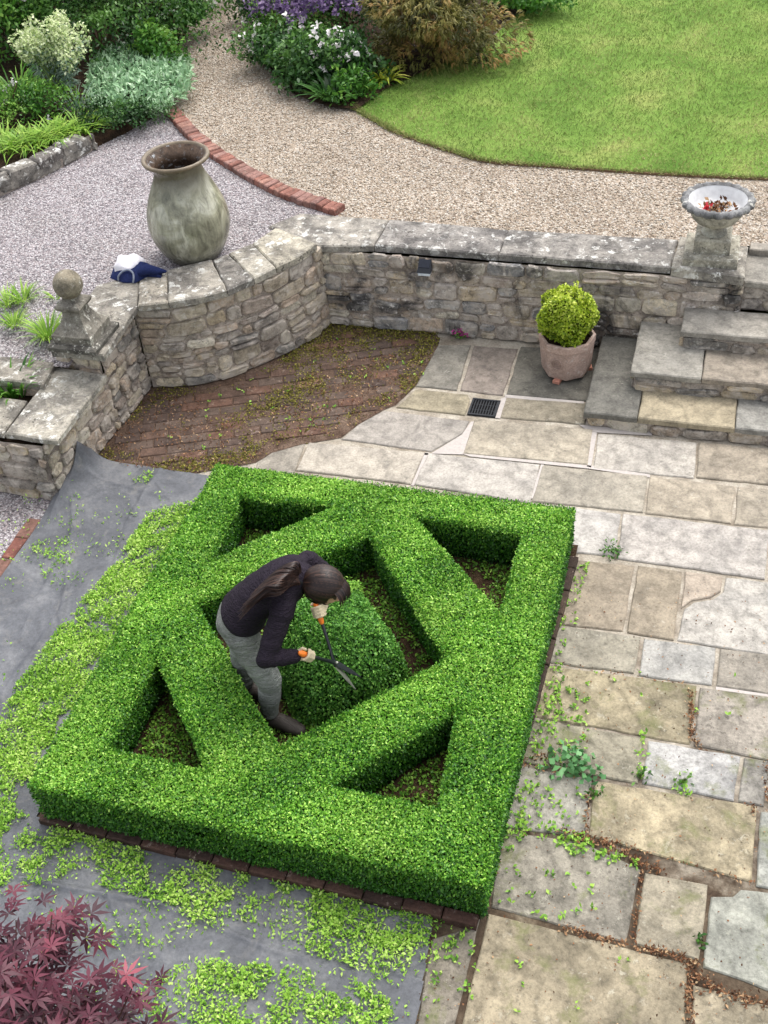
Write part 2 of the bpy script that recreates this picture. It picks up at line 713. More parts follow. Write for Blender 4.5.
def soil_mat(name, a, b, c, scale=9):
    t = NT(name)
    v = t.coords()
    n = t.noise(v, scale, 9, 0.7)
    col = t.ramp(n.outputs[0], [(0.3, a), (0.5, b), (0.68, c)])
    n2 = t.noise(v, 70, 4, 0.7)
    col = t.mix(1.0, col, t.ramp(n2.outputs[0], [(0.35, 0.55), (0.7, 1.5)]), 'MULTIPLY')
    return t.finish(col, 0.95, t.bump(t.math('ADD', n.outputs[0], n2.outputs[0]), 0.9, 0.02), 0.1)


SOIL = soil_mat('garden_soil', rgb(52, 40, 30), rgb(74, 58, 44), rgb(96, 80, 60))
BEDSOIL = soil_mat('bed_soil', rgb(40, 34, 26), rgb(58, 46, 36), rgb(84, 66, 50))
ALCOVE = soil_mat('dirty_paving', rgb(76, 60, 50), rgb(100, 82, 70), rgb(126, 108, 94), 5)


def mortar_bed():
    t = NT('paving_joints')
    v = t.coords()
    n = t.noise(v, 5, 6, 0.65)
    xyz = t.n('SeparateXYZ', Vector=v)
    f = t.math('ADD', xyz.outputs[1], t.math('MULTIPLY', n.outputs[0], 2.4))
    m = t.ramp(t.math('MULTIPLY', t.math('ADD', f, 2.0), 0.2), [(0.42, 0.0), (0.72, 1.0)])
    dark = t.ramp(n.outputs[0], [(0.35, rgb(58, 46, 38)), (0.55, rgb(92, 80, 66)), (0.7, rgb(128, 118, 100))])
    light = t.ramp(n.outputs[0], [(0.35, rgb(132, 122, 108)), (0.62, rgb(178, 170, 156))])
    col = t.mix(m, dark, light)
    n2 = t.noise(v, 60, 4, 0.7)
    col = t.mix(1.0, col, t.ramp(n2.outputs[0], [(0.3, 0.7), (0.7, 1.2)]), 'MULTIPLY')
    return t.finish(col, 0.95, t.bump(n2.outputs[0], 0.6, 0.01), 0.1)


JOINT = mortar_bed()


def plain(name, col, rough=0.7, spec=0.3, nscale=30, namp=0.2, bump=0.2, metallic=0.0):
    t = NT(name)
    n = t.noise(t.coords(), nscale, 6, 0.65)
    c = t.n('RGB').outputs[0]
    c.node.outputs[0].default_value = col
    cc = t.mix(1.0, c, t.ramp(n.outputs[0], [(0.3, 1 - namp), (0.7, 1 + namp)]), 'MULTIPLY')
    return t.finish(cc, rough, t.bump(n.outputs[0], bump, 0.006), spec, Metallic=metallic)


WHITEMORTAR = plain('pale_new_mortar', rgb(212, 203, 196, .66), 0.9, 0.1, 40, 0.12, 0.4)

# ------------------------------------------------------------------ ground levels
FAR = 70.0
ZT, ZP = 0.80, 0.85            # tan gravel terrace, pink gravel terrace
sheet('ground', [(-FAR, -FAR), (FAR, -FAR), (FAR, FAR), (-FAR, FAR)], -0.10, soil_mat('far_ground', rgb(70, 80, 44), rgb(88, 92, 58), rgb(110, 104, 72)))
sheet('paving_bed', [(-2.68, -9), (9, -9), (9, 4.02), (-2.62, 4.02)], -0.013, JOINT)

# traced paving slabs: corners in survey units and their colour
PV = [
    ([(438, 345), (471, 345), (457, 390), (416, 386)], (152, 150, 140)),
    ([(474, 345), (518, 348), (503, 395), (460, 390)], (156, 142, 134)),
    ([(521, 346), (604, 350), (588, 401), (506, 394)], (112, 113, 106)),
    ([(416, 389), (468, 394), (470, 399), (465, 415), (396, 407)], (178, 166, 132)),
    ([(506, 397), (588, 403), (585, 424), (500, 417)], (165, 155, 130)),
    ([(384, 410), (470, 420), (463, 433), (431, 451), (341, 439), (358, 424)], (176, 170, 164)),
    ([(475, 418), (593, 429), (588, 465), (463, 453)], (196, 184, 160)),
    ([(309, 442), (425, 452), (411, 484), (296, 470)], (206, 196, 180)),
    ([(428, 453), (540, 464), (530, 503), (414, 484)], (212, 206, 198)),
    ([(257, 462), (272, 452), (305, 443), (293, 475), (250, 480)], (172, 165, 152)),
    ([(598, 433), (697, 442), (694, 478), (593, 468)], (204, 198, 188)),
    ([(699, 442), (785, 450), (785, 486), (696, 477)], (182, 168, 146)),
    ([(542, 465), (648, 475), (643, 512), (531, 501)], (178, 171, 154)),
    ([(650, 476), (736, 486), (731, 523), (645, 513)], (192, 178, 154)),
    ([(738, 486), (790, 490), (790, 529), (734, 524)], (184, 172, 150)),
    ([(565, 506), (621, 513), (615, 556), (557, 551)], (202, 200, 197)),
    ([(623, 513), (770, 530), (765, 579), (617, 558)], (208, 202, 196)),
    ([(773, 530), (840, 537), (838, 588), (768, 580)], (186, 176, 160)),
    ([(567, 558), (635, 565), (623, 631), (560, 624)], (168, 152, 128)),
    ([(638, 565), (682, 571), (674, 640), (627, 632)], (174, 158, 132)),
    ([(685, 571), (723, 576), (721, 591), (711, 597), (692, 600), (681, 608)], (190, 172, 152)),
    ([(726, 577), (790, 584), (790, 658), (677, 640), (684, 609), (694, 602), (713, 599), (723, 592)], (198, 195, 188)),
    ([(556, 625), (641, 636), (634, 673), (548, 662)], (174, 169, 148)),
    ([(644, 638), (716, 647), (712, 685), (639, 675)], (192, 194, 191)),
    ([(720, 648), (790, 657), (790, 697), (716, 686)], (166, 159, 146)),
    ([(548, 665), (697, 685), (690, 744), (530, 715)], (180, 165, 124)),
    ([(700, 687), (790, 699), (790, 765), (694, 745)], (168, 160, 148)),
    ([(530, 718), (644, 738), (638, 783), (516, 761)], (160, 155, 130)),
    ([(648, 740), (741, 756), (734, 801), (642, 783)], (186, 189, 192)),
    ([(744, 757), (769, 760), (764, 806), (738, 801)], (150, 149, 144)),
    ([(773, 761), (830, 768), (826, 816), (768, 807)], (170, 160, 140)),
    ([(516, 764), (592, 779), (585, 837), (498, 826)], (166, 166, 156)),
    ([(595, 780), (757, 806), (752, 882), (588, 836)], (190, 173, 130)),
    ([(761, 811), (830, 820), (826, 900), (756, 886)], (168, 176, 170)),
    ([(498, 831), (582, 841), (641, 869), (626, 942), (491, 907)], (152, 148, 134)),
    ([(645, 872), (708, 884), (699, 960), (634, 944)], (176, 166, 138)),
    ([(711, 896), (733, 896), (741, 889), (830, 901), (830, 1012), (703, 967)], (172, 180, 168)),
    ([(488, 913), (624, 947), (688, 963), (681, 1110), (440, 1110), (462, 1024)], (172, 157, 122)),
    ([(693, 984), (830, 1022), (830, 1120), (688, 1110)], (182, 167, 132)),
    ([(432, 938), (476, 924), (482, 912), (468, 968), (455, 1024), (430, 1110), (400, 1110)], (142, 134, 120)),
]
pv, pvo = MB(), MB()
for pts, c in PV:
    pp = offset_poly(ccw(ats(pts)), 0.0015)
    V, Fc = slab_geo(pp, -0.05, 0.0 + random.uniform(-.003, .003), 0.007, 0.09, 0.005, 0.004)
    k = 0.72 * random.uniform(0.95, 1.05)
    old = np.mean([q[1] for q in pp]) < .4
    (pvo if old else pv).add(V, Fc, mute(c, k * (1.0 if old else .93)), random.random())
# further paving out to the right and towards the house
y = 3.0
for y0, y1 in ((-7.6, -6.7), (-6.66, -5.8), (-5.76, -5.0), (-4.96, -4.2), (-4.16, -3.3), (-3.26, -2.5), (-2.46, -1.7), (-1.66, -0.95), (-0.91, -0.2), (-0.16, 0.5), (0.54, 1.2), (1.24, 1.9), (1.94, 2.75)):
    # start beyond the last traced slab of this row
    xs = 2.9 + 0.12 * (y0 + 1.5) / 4 if y0 > -2.6 else 1.2
    if y0 < -3.2:
        xs = 1.15
    x = xs + random.uniform(0, .1)
    while x < 7.5:
        w = random.uniform(0.5, 1.1)
        V, Fc = slab_geo([(x, y0), (x + w, y0), (x + w, y1), (x, y1)], -0.05, random.uniform(-.022, -.016), 0.007, 0.1, 0.005, 0.003)
        b = random.choice([(176, 160, 128), (165, 158, 146), (190, 192, 188), (170, 155, 125), (200, 195, 185)])
        pv.add(V, Fc, rgb(*b, .66), random.random())
        x += w + 0.025
kind(pv.build('patio', PAVE), 'structure')
kind(pvo.build('patio', PAVEOLD), 'structure')
mo = MB()
for pts in ([(471, 421), (474, 421), (463, 454), (431, 453), (436, 450), (462, 434)],
            [(589, 430), (597, 432), (591, 467), (587, 466)], [(579, 424), (652, 431), (652, 435), (598, 432), (586, 429)],
            [(462, 453), (590, 465), (650, 474), (650, 477), (588, 468), (470, 456)], [(425, 452), (429, 452), (414, 485), (411, 485)],
            [(541, 464), (544, 464), (533, 498), (530, 498)], [(408, 451), (432, 453), (432, 455), (408, 453)],
            [(505, 394), (584, 401), (584, 404), (505, 397)], [(501, 398), (507, 396), (500, 418), (494, 417)],
            [(716, 686), (770, 694), (770, 697), (716, 689)]):
    p = ats(pts)
    mo.add([(x, y_, -0.0045) for x, y_ in ccw(p)], [tuple(range(len(p)))])
kind(mo.build('pale_mortar_joints', WHITEMORTAR), 'structure')

# drain
dp = ats([(472, 398), (501, 400), (495, 417), (468, 415)])
dr = thing('drain_grate', 'small square black iron drain grate set in the paving in front of the pot', 'drain', (np.mean([p[0] for p in dp]), np.mean([p[1] for p in dp]), -0.02))
IRON = plain('black_iron', rgb(40, 42, 46), 0.6, 0.4, 60, 0.3, 0.3, 0.3)
cx, cy = dr.location[0], dr.location[1]
fr = MB()
hx, hy = 0.118, 0.113
for a in ((cx - hx, cx + hx, cy - hy, cy - hy + .018), (cx - hx, cx + hx, cy + hy - .018, cy + hy), (cx - hx, cx - hx + .018, cy - hy + .018, cy + hy - .018), (cx + hx - .018, cx + hx, cy - hy + .018, cy + hy - .018)):
    fr.add(*box_geo(*a, -0.03, 0.006, 0.003))
fr.build('frame', IRON, dr)
gr = MB()
for i in range(9):
    x = cx - hx + .027 + i * 0.0228
    gr.add(*box_geo(x, x + .011, cy - hy + .0185, cy + hy - .0185, -0.03, 0.002, 0.002))
for yy in (cy - .035, cy + .035):
    gr.add(*box_geo(cx - hx + .0185, cx + hx - .0185, yy, yy + .01, -0.032, -0.004, 0.002))
gr.build('bars', IRON, dr)
mesh_obj('pit_shade', [(cx - hx, cy - hy, -.0115), (cx + hx, cy - hy, -.0115), (cx + hx, cy + hy, -.0115), (cx - hx, cy + hy, -.0115)], [(0, 1, 2, 3)], plain('drain_dark', rgb(18, 18, 18), .9, .1), dr)  # flat near-black sheet stands in for the shaded hollow below the bars

# brick floor of the alcove, half buried in dirt
ALC = [(-2.62, 1.70), (-1.75, 1.74)] + ats([(255, 462), (272, 452), (300, 444), (341, 437), (358, 424), (384, 409), (396, 404), (416, 385), (438, 345), (440, 338)]) + [(-0.3, 4.02), (-1.3, 4.02), (-1.43, 3.66), (-1.75, 3.24), (-2.1, 2.92), (-2.60, 2.80)]
sheet('alcove_floor', ALC, -0.008, ALCOVE)
ab = MB()
ang = radians(22)
for i in range(-40, 60):
    for j in range(-30, 60):
        x = -1.6 + (i * 0.222 + (j % 2) * .111)
        y = 2.9 + j * 0.112
        px, py = x - -1.6, y - 2.9
        X, Y = -1.6 + cos(ang) * px - sin(ang) * py, 2.9 + sin(ang) * px + cos(ang) * py
        if inside([(X, Y)], ALC)[0] and edge_dist([(X, Y)], ALC)[0] > 0.11 and random.random() < 0.93:
            h = random.uniform(-0.006, 0.004) + 0.004 * sin(3 * X + 1) * cos(4 * Y)
            q = []
            for a, b in ((-.106, -.051), (.106, -.051), (.106, .051), (-.106, .051)):
                q.append((X + cos(ang) * a - sin(ang) * b, Y + sin(ang) * a + cos(ang) * b))
            V, Fc = slab_geo(q, -0.05, h, 0.006, 0.06, 0.003, 0.02)
            c = random.choice([(104, 84, 73), (112, 90, 78), (96, 80, 72), (108, 92, 82), (120, 92, 78)])
            ab.add(V, Fc, rgb(*c, .75), random.random())
kind(ab.build('alcove_bricks', BRICK), 'structure')

# upper terraces
brk = ats([(165, 110), (190, 140), (230, 168), (280, 195), (335, 212)], ZP)
brk2 = ats([(178, 108), (201, 132), (241, 160), (291, 186), (346, 205)], ZP)
sheet('gravel_path', [(-1.25, 4.3), (2.3, 4.3), (2.3, 4.5), (FAR, 4.5), (FAR, 30), (-9, 30)] + [(-6.4, 13.0), (-5.3, 10.1), (-4.4, 8.1), (-4.05, 6.8)] + brk2[0:1] + [(x, y - .02) for x, y in brk[1:]], ZT, TANGRAVEL)
# pink gravel between bed edging, brick kerb and wall
b0, b1 = at(55, 361, .66), at(43, 384, .66)
kind(mesh_obj('gravel_terrace', [(-8, b0[1] - .05, .645), (-2.84, b0[1] - .05, .645), (-2.82, 2.9, ZT + .003), (-8, 2.9, ZT + .003)], [(0, 1, 2, 3)], PINKGRAVEL), 'structure')
sheet('gravel_terrace', [(-8, 2.9), (-2.82, 2.9), (-2.84, 2.25), (-2.62, 2.235), (-2.6, 2.5), (-2.7, 2.85), (-2.25, 3.2), (-1.95, 3.5), (-1.65, 3.95), (-1.55, 4.3), (-1.25, 4.5)] + [(x + .02, y + .02) for x, y in brk[::-1]] + [(-4.1, 6.9), (-8, 6.9)], ZT + .003, PINKGRAVEL)
sheet('gravel_terrace', [(-2.3, 3.75), (-1.6, 3.9), (-1.25, 4.2), (-1.0, 4.9), (-2.3, 5.0)], ZT - .006, PINKGRAVEL)
sheet('upper_ground', [(-FAR, 2.92), (-2.8, 2.92), (-2.7, 2.9), (-2.1, 3.1), (-1.5, 3.9), (-1.3, 4.2), (2.3, 4.2), (2.3, 4.5), (FAR, 4.5), (FAR, FAR), (-FAR, FAR)], ZT - 0.012, BEDSOIL)
sheet('gravel_strip', [(-7, -9), (-2.66, -9), (-2.66, 1.26), (-7, 1.26)], -0.004, PINKGRAVEL)

# brick kerb between the two gravels
bk = MB()
def poly_walk(pts, step):
    pts = [np.array(p) for p in pts]
    out = []
    d = 0.0
    for a, b in zip(pts[:-1], pts[1:]):
        L = np.linalg.norm(b - a)
        while d < L:
            out.append((a + (b - a) * d / L, (b - a) / L))
            d += step
        d -= L
    return out
def crom(pts, n=8):
    pts = [np.array(p, float) for p in pts]
    P = [2 * pts[0] - pts[1]] + pts + [2 * pts[-1] - pts[-2]]
    out = []
    for i in range(1, len(P) - 2):
        for k in range(n):
            t = k / n
            a, b, c, d = P[i - 1], P[i], P[i + 1], P[i + 2]
            out.append(.5 * ((2 * b) + (-a + c) * t + (2 * a - 5 * b + 4 * c - d) * t * t + (-a + 3 * b - 3 * c + d) * t ** 3))
    out.append(pts[-1])
    return out
mid = [((a[0] + b[0]) / 2, (a[1] + b[1]) / 2) for a, b in zip(brk, brk2)]
for p, t in poly_walk(crom(mid), 0.078):
    nn = np.array([-t[1], t[0]])
    t = t * (1 + random.uniform(-.05, .05))
    q = [tuple(p + t * a * .036 + nn * b * random.uniform(.070, .080)) for a, b in ((-1, -1), (1, -1), (1, 1), (-1, 1))]
    V, Fc = slab_geo(q, ZT - .05, ZP + random.uniform(.006, .022), 0.008, .05, .003, .06)
    bk.add(V, Fc, rgb(*random.choice([(166, 116, 102), (150, 104, 92), (172, 130, 116), (146, 110, 100), (164, 126, 116)]), .75), random.random())
tag(bk.build('brick_kerb', BRICK), 'curved kerb of red bricks on edge between the pinkish gravel and the tan gravel path', 'kerb')
bk = MB()
for k in range(18):
    y0 = 1.0 - k * .225
    V, Fc = slab_geo([(-2.80 + random.uniform(-.01, .01), y0 - .215), (-2.695, y0 - .215), (-2.695, y0), (-2.80, y0)], -.05, 0.012 + random.uniform(-.004, .006), .008, .06, .003, .02)
    bk.add(V, Fc, rgb(*random.choice([(150, 100, 88), (138, 92, 82), (146, 110, 98)]), .7), random.random())
tag(bk.build('brick_kerb', BRICK), 'straight row of red bricks along the left edge of the dark ground fabric', 'kerb')


# ------------------------------------------------------------------ rubble walls
PAL = [(186, 172, 152), (198, 184, 162), (170, 160, 148), (212, 198, 174), (158, 149, 140), (192, 172, 152), (178, 163, 150), (206, 188, 160), (148, 143, 136), (184, 166, 147), (216, 206, 186)]


def rubble(mb, back, path, z0, z1, outward, hmin=.06, hmax=.15, wmin=.1, wmax=.36, k=0.62, pal=PAL, seed=1):
    r = random.Random(seed)
    pts = [np.array(p, float) for p in path]
    seg = [np.linalg.norm(b - a) for a, b in zip(pts[:-1], pts[1:])]
    L = sum(seg)

    def pos(s):
        s = min(max(s, 0), L - 1e-6)
        for i, l in enumerate(seg):
            if s <= l:
                d = (pts[i + 1] - pts[i]) / l
                return pts[i] + d * s, np.array([d[1], -d[0]]) * outward
            s -= l
        d = (pts[-1] - pts[-2]) / seg[-1]
        return pts[-1], np.array([d[1], -d[0]]) * outward

    def P(s, z, dep):
        p, nn = pos(s)
        return (p[0] + nn[0] * dep, p[1] + nn[1] * dep, z)
    # mortar face
    n = max(2, int(L / .08))
    m = max(2, int((z1 - z0) / .06))
    V = [P(L * i / n, z0 + (z1 - z0) * j / m, r.uniform(-.006, .006)) for j in range(m + 1) for i in range(n + 1)]
    back.add(V, [(j * (n + 1) + i, j * (n + 1) + i + 1, (j + 1) * (n + 1) + i + 1, (j + 1) * (n + 1) + i)[::-1 if outward < 0 else 1] for j in range(m) for i in range(n)], rgb(150, 138, 126, .6), .3)
    z = z0
    rows = []
    while z < z1 - .03:
        h = r.uniform(hmin, hmax)
        if z + h > z1 - hmin * .8:
            h = z1 - z
        rows.append((z, z + h))
        z += h
    for a, b in rows:
        s = -r.uniform(0, .1)
        ph = r.uniform(0, 6)
        while s < L:
            w = r.uniform(wmin, wmax) * (0.7 + 2.2 * (b - a))
            s0, s1 = max(s, 0) + .006, min(s + w, L) - .006
            s += w
            if s1 - s0 < .03:
                continue
            ins = r.uniform(.004, .02)
            aa, bb = a + ins * r.uniform(.2, 1), b - ins * r.uniform(.2, 1)
            subs = [(aa, bb)]
            if bb - aa > .1 and r.random() < .4:
                cmid = aa + (bb - aa) * r.uniform(.35, .65)
                subs = [(aa, cmid - .006), (cmid + .006, bb)]
            for za, zb in subs:
                hh = zb - za
                ww = s1 - s0
                j = lambda q: r.uniform(-q, q) * 1.7
                c = min(.026, hh * .34)
                wv = lambda x: .013 * sin(x * 6 + ph)
                ring = [(s0 + c * r.uniform(.3, 1.4), za), (s0 + ww * .5 + j(.03), za + j(.006)), (s1 - c * r.uniform(.3, 1.4), za + j(.005)), (s1 + j(.004), za + c * r.uniform(.5, 1.5)), (s1 + j(.006), zb - c),
                        (s1 - c * r.uniform(.5, 1.6), zb + j(.006)), (s0 + ww * .5 + j(.03), zb + j(.006)), (s0 + c * r.uniform(.5, 1.6), zb + j(.006)), (s0 + j(.006), zb - c), (s0 + j(.004), za + c)]
                ring = [(x, zz + wv(x)) for x, zz in ring]
                cs, cz = np.mean([q[0] for q in ring]), np.mean([q[1] for q in ring])
                dep = r.uniform(.010, .034)
                V = []
                N = len(ring)
                sl, sl2 = j(.2), j(.25)
                for f, d in ((1.0, -.004), (.95, dep * .65), (.8, dep)):
                    for x, zz in ring:
                        xx, z3 = cs + (x - cs) * f, cz + (zz - cz) * f
                        dd = d + (0 if f == 1 else (sl * (xx - cs) * .1 + sl2 * (z3 - cz) * .2 + j(.003)))
                        V.append(P(xx, z3, dd))
                V.append(P(cs, cz, dep + j(.004)))
                Fc = []
                for q in range(N):
                    w2 = (q + 1) % N
                    Fc += [(q, w2, N + w2, N + q), (N + q, N + w2, 2 * N + w2, 2 * N + q), (2 * N + q, 2 * N + w2, 3 * N)]
                if outward < 0:
                    Fc = [f[::-1] for f in Fc]
                mb.add(V, Fc, rgb(*r.choice(pal), k * r.uniform(.78, 1.15)), r.random())


def coping(parent, pts, z0, z1, c, k=.6, over=0.0, name='coping_slab'):
    p = ccw(pts)
    p = offset_poly(p, .003 - over)
    V, Fc = slab_geo(p, z0, z1, .012, .1, .006, .006)
    m = MB()
    m.add(V, Fc, mute(c, k * 1.35), random.random())
    return m.build(name, COPE, parent)


# back retaining wall
bw = thing('retaining_wall', 'long straight rubble stone wall with black weathering, under the urn and behind the potted bush', 'wall', (0.4, 4.0, 0))
st, bkm = MB(), MB()
GREYPAL = PAL + [(168, 164, 158), (150, 148, 146), (186, 176, 166), (204, 190, 176)]
rubble(st, bkm, [(-1.30, 4.0), (2.31, 4.0)], 0, .765, 1, .08, .19, .12, .36, .88, GREYPAL, 4)
st.build('stones', WALLDK, bw)
bkm.build('mortar', MORTAR, bw)
ZB = .83
for pts, c in (([(318, 246), (374, 245), (389, 219), (300, 213), (268, 226)], (164, 160, 152)), ([(374, 245), (498, 254), (509, 229), (389, 219)], (140, 138, 138)),
               ([(498, 254), (671, 267), (679, 239), (509, 229)], (144, 142, 140))):
    coping(bw, ats(pts, ZB), ZB - .065, ZB, c, .62)
up = [at(671, 267, .85), at(745, 277, .85), at(749, 246, .85), at(680, 236, .85)]
coping(bw, up, .765, .852, (176, 172, 160), .62)

# curved bastion wall
cw = thing('retaining_wall', 'curved rubble stone wall with flat coping that carries the bag and backs onto the big jar', 'wall', (-2.0, 3.1, 0))
st, bkm = MB(), MB()
cpath = crom([(-2.545, 2.78), (-2.12, 2.90), (-1.76, 3.21), (-1.44, 3.62), (-1.29, 4.0)], 6)
rubble(st, bkm, cpath, 0, .815, 1, .06, .15, .1, .36, .86, PAL, 7)
st.build('stones', WALL, cw)
bkm.build('mortar', MORTAR, cw)
ZC = .88
for pts, c in (([(137, 305), (168, 302), (167, 270), (139, 270)], (160, 154, 140)),
               ([(168, 302), (200, 297), (227, 290), (212, 259), (167, 270)], (158, 154, 144)),
               ([(227, 290), (254, 278), (228, 253), (212, 259)], (138, 136, 132)),
               ([(254, 278), (276, 267), (252, 243), (228, 253)], (176, 172, 158)),
               ([(276, 267), (299, 256), (317, 243), (276, 227), (252, 243)], (184, 178, 158))):
    coping(cw, ats(pts, ZC), .815, ZC + random.uniform(-.003, .003), c, .64)

# pier wall at the left with its lower return and planting trough
lw = thing('garden_wall', 'stepped rubble stone wall at the left under the ball finial, with a planted trough behind', 'wall', (-2.7, 1.9, 0))
st, bkm = MB(), MB()
rubble(st, bkm, [(-2.655, 1.245), (-2.60, 2.22)], 0, .545, 1, .06, .13, .12, .34, .86, PAL, 12)
rubble(st, bkm, [(-2.60, 2.22), (-2.565, 2.79)], 0, .815, 1, .06, .13, .12, .3, .86, PAL, 13)
rubble(st, bkm, [(-5.5, 1.245), (-2.655, 1.245)], 0, .545, 1, .08, .15, .14, .4, .84, PAL, 14)
rubble(st, bkm, [(-6, b1[1] + .03), (b1[0] - .02, b1[1] + .03)], .42, .60, 1, .08, .12, .12, .3, .84, PAL, 16)
rubble(st, bkm, [(-3.0, 2.2), (-2.60, 2.2)], .5, .815, 1, .08, .12, .12, .3, .84, PAL, 15)
st.build('stones', WALL, lw)
bkm.build('mortar', MORTAR, lw)
ZL = .6
coping(lw, ats([(57, 440), (107, 374), (56, 366), (4, 433)], ZL), .545, ZL, (178, 174, 160), .64)
a0 = at(4, 433, ZL)
coping(lw, [(a0[0] - 2.4, a0[1] - .02), (a0[0] - .012, a0[1]), at(27, 399, ZL), (a0[0] - 2.3, at(0, 396, ZL)[1] + .0)], .545, ZL - .004, (160, 156, 144), .62)
b0, b1 = at(55, 361, .66), at(43, 384, .66)
coping(lw, [(b0[0] - 2.6, b0[1] + .0), (b0[0], b0[1]), (b1[0], b1[1]), (b1[0] - 2.5, b1[1])], .59, .66, (150, 146, 136), .62)
coping(lw, ats([(50, 350), (103, 355), (137, 305), (139, 272), (96, 284)], ZC), .815, ZC - .004, (150, 147, 138), .62)
sheet('trough_soil', [(-6, 1.3), (-2.75, 1.3), (-2.75, 2.1), (-6, 2.1)], .5, BEDSOIL)

# ------------------------------------------------------------------ steps
sp = thing('stone_steps', 'flight of wide stone steps climbing at the right below the urn', 'steps', (2.3, 3.6, 0))
HZ = [(.0, .14, 1.205, 2.88), (.14, .32, 1.52, 3.24), (.32, .49, 1.862, 3.62), (.49, .745, 2.15, 4.02), (.745, .803, 2.318, 4.44)]
tr_c = [[((110, 113, 110), 1.205, 1.63), ((190, 174, 136), 1.63, 2.37), ((152, 155, 152), 2.37, 3.4), ((165, 160, 150), 3.4, 4.6)],
        [((178, 176, 166), 1.52, 2.075), ((168, 155, 138), 2.075, 3.1), ((160, 150, 138), 3.1, 4.6)],
        [((172, 169, 160), 1.862, 2.9), ((160, 155, 146), 2.9, 4.6)],
        [((164, 162, 154), 2.15, 3.2), ((160, 155, 146), 3.2, 4.6)],
        [((166, 160, 150), 2.318, 3.4), ((150, 148, 140), 3.4, 4.6)]]
for k, (z0, z1, x0, y0) in enumerate(HZ):
    yb = 3.985 if k < 3 else 5.0
    y1 = HZ[k + 1][3] + .06 if k < 4 else 5.0
    # riser of small stones under the tread
    st, bkm = MB(), MB()
    rubble(st, bkm, [(x0 + .03, y0 + .03), (4.6, y0 + .03)], z0 - .02, z1 - .045, 1, .06, .1, .2, .5, .8, PAL, 30 + k)
    rubble(st, bkm, [(x0 + .03, min(yb, y0 + 1.1)), (x0 + .03, y0 + .03)], z0 - .02, z1 - .045, 1, .06, .1, .2, .5, .8, PAL, 50 + k)
    if k < 4:
        st.build('riser', WALL, sp)
        bkm.build('riser_mortar', MORTAR, sp)
    for i, (c, xa, xb) in enumerate(tr_c[k]):
        ye = yb if i == 0 and k < 3 else y1 + .03
        if k == 4:
            ye = 4.56
        V, Fc = slab_geo([(xa + .003, y0), (xb - .003, y0 - random.uniform(0, .008)), (xb - .003, ye), (xa + .003, ye)], z1 - (.05 if k < 4 else .075), z1 + random.uniform(-.002, .002), .009, .1, .004, .003)
        m = MB()
        m.add(V, Fc, mute(c, .72), random.random())
        m.build('tread', PAVE, sp)

# ------------------------------------------------------------------ knot hedge
BOXLEAF = leaf_mat('box_leaf', [(0.0, rgb(34, 78, 22)), (0.3, rgb(72, 130, 40)), (0.62, rgb(128, 184, 60)), (1.0, rgb(190, 228, 108))], 0.3, 0.42, 0.4, 0.12)
BOXDARK = leaf_mat('box_leaf_inner', [(0.0, rgb(38, 82, 30)), (0.5, rgb(92, 150, 56)), (1.0, rgb(156, 206, 94))], 0.25, 0.45, 0.35)
CORE = plain('hedge_inside', rgb(26, 40, 18), 0.95, 0.05, 40, 0.4, 0.5)
HZT = 0.40
OUT = [(-1.338, -1.45), (1.335, -1.475), (1.345, 1.46), (-1.335, 1.462)]
PITS = [[(-1.04, 1.165), (-.98, .48), (-.28, 1.205)], [(.25, 1.19), (1.045, .38), (1.042, 1.15)],
        [(-1.01, -.37), (-1.0, -1.118), (-.34, -1.13)], [(.945, -.38), (.34, -1.078), (1.0, -1.08)]]
INNER = [(0.005, .955), (-.934, .085), (-.004, -.895), (.806, -.035)]
INNER_, PITS = ccw(INNER), [ccw(p) for p in PITS]


def hedge_depth(P):
    """distance inside the hedge plan, negative outside"""
    d = np.where(inside(P, OUT), edge_dist(P, OUT), -1.0)
    for q in PITS + [INNER_]:
        e = edge_dist(P, q)
        d = np.where(inside(P, q), -e, np.minimum(d, e))
    return d


def in_border(P):
    return np.maximum(np.abs(P[:, 0]) / 1.03, np.abs(P[:, 1]) / 1.15) > 1.0


hedge = thing('box_hedge', 'low clipped box hedge in a square knot with a diamond set inside the square', 'hedge', (0, 0, 0.03))
cs = .03
gx, gy = np.meshgrid(np.arange(-1.38, 1.38, cs), np.arange(-1.5, 1.5, cs), indexing='ij')
cen = np.stack([gx.ravel() + cs / 2, gy.ravel() + cs / 2], 1)
ok = (hedge_depth(cen) > 0.035).reshape(gx.shape)
zc = HZT - .03
mb = MB()
for i in range(gx.shape[0]):
    for j in range(gx.shape[1]):
        if not ok[i, j]:
            continue
        x, y = gx[i, j], gy[i, j]
        c4 = [(x, y), (x + cs, y), (x + cs, y + cs), (x, y + cs)]
        mb.add([(a, b, zc) for a, b in c4], [(0, 1, 2, 3)])
        for (di, dj), (p, q) in (((0, -1), (0, 1)), ((1, 0), (1, 2)), ((0, 1), (2, 3)), ((-1, 0), (3, 0))):
            a, b = i + di, j + dj
            if not (0 <= a < ok.shape[0] and 0 <= b < ok.shape[1]) or not ok[a, b]:
                mb.add([c4[p] + (.03,), c4[q] + (.03,), c4[q] + (zc,), c4[p] + (zc,)], [(0, 1, 2, 3)])
mb.build('woody_core', CORE, hedge)
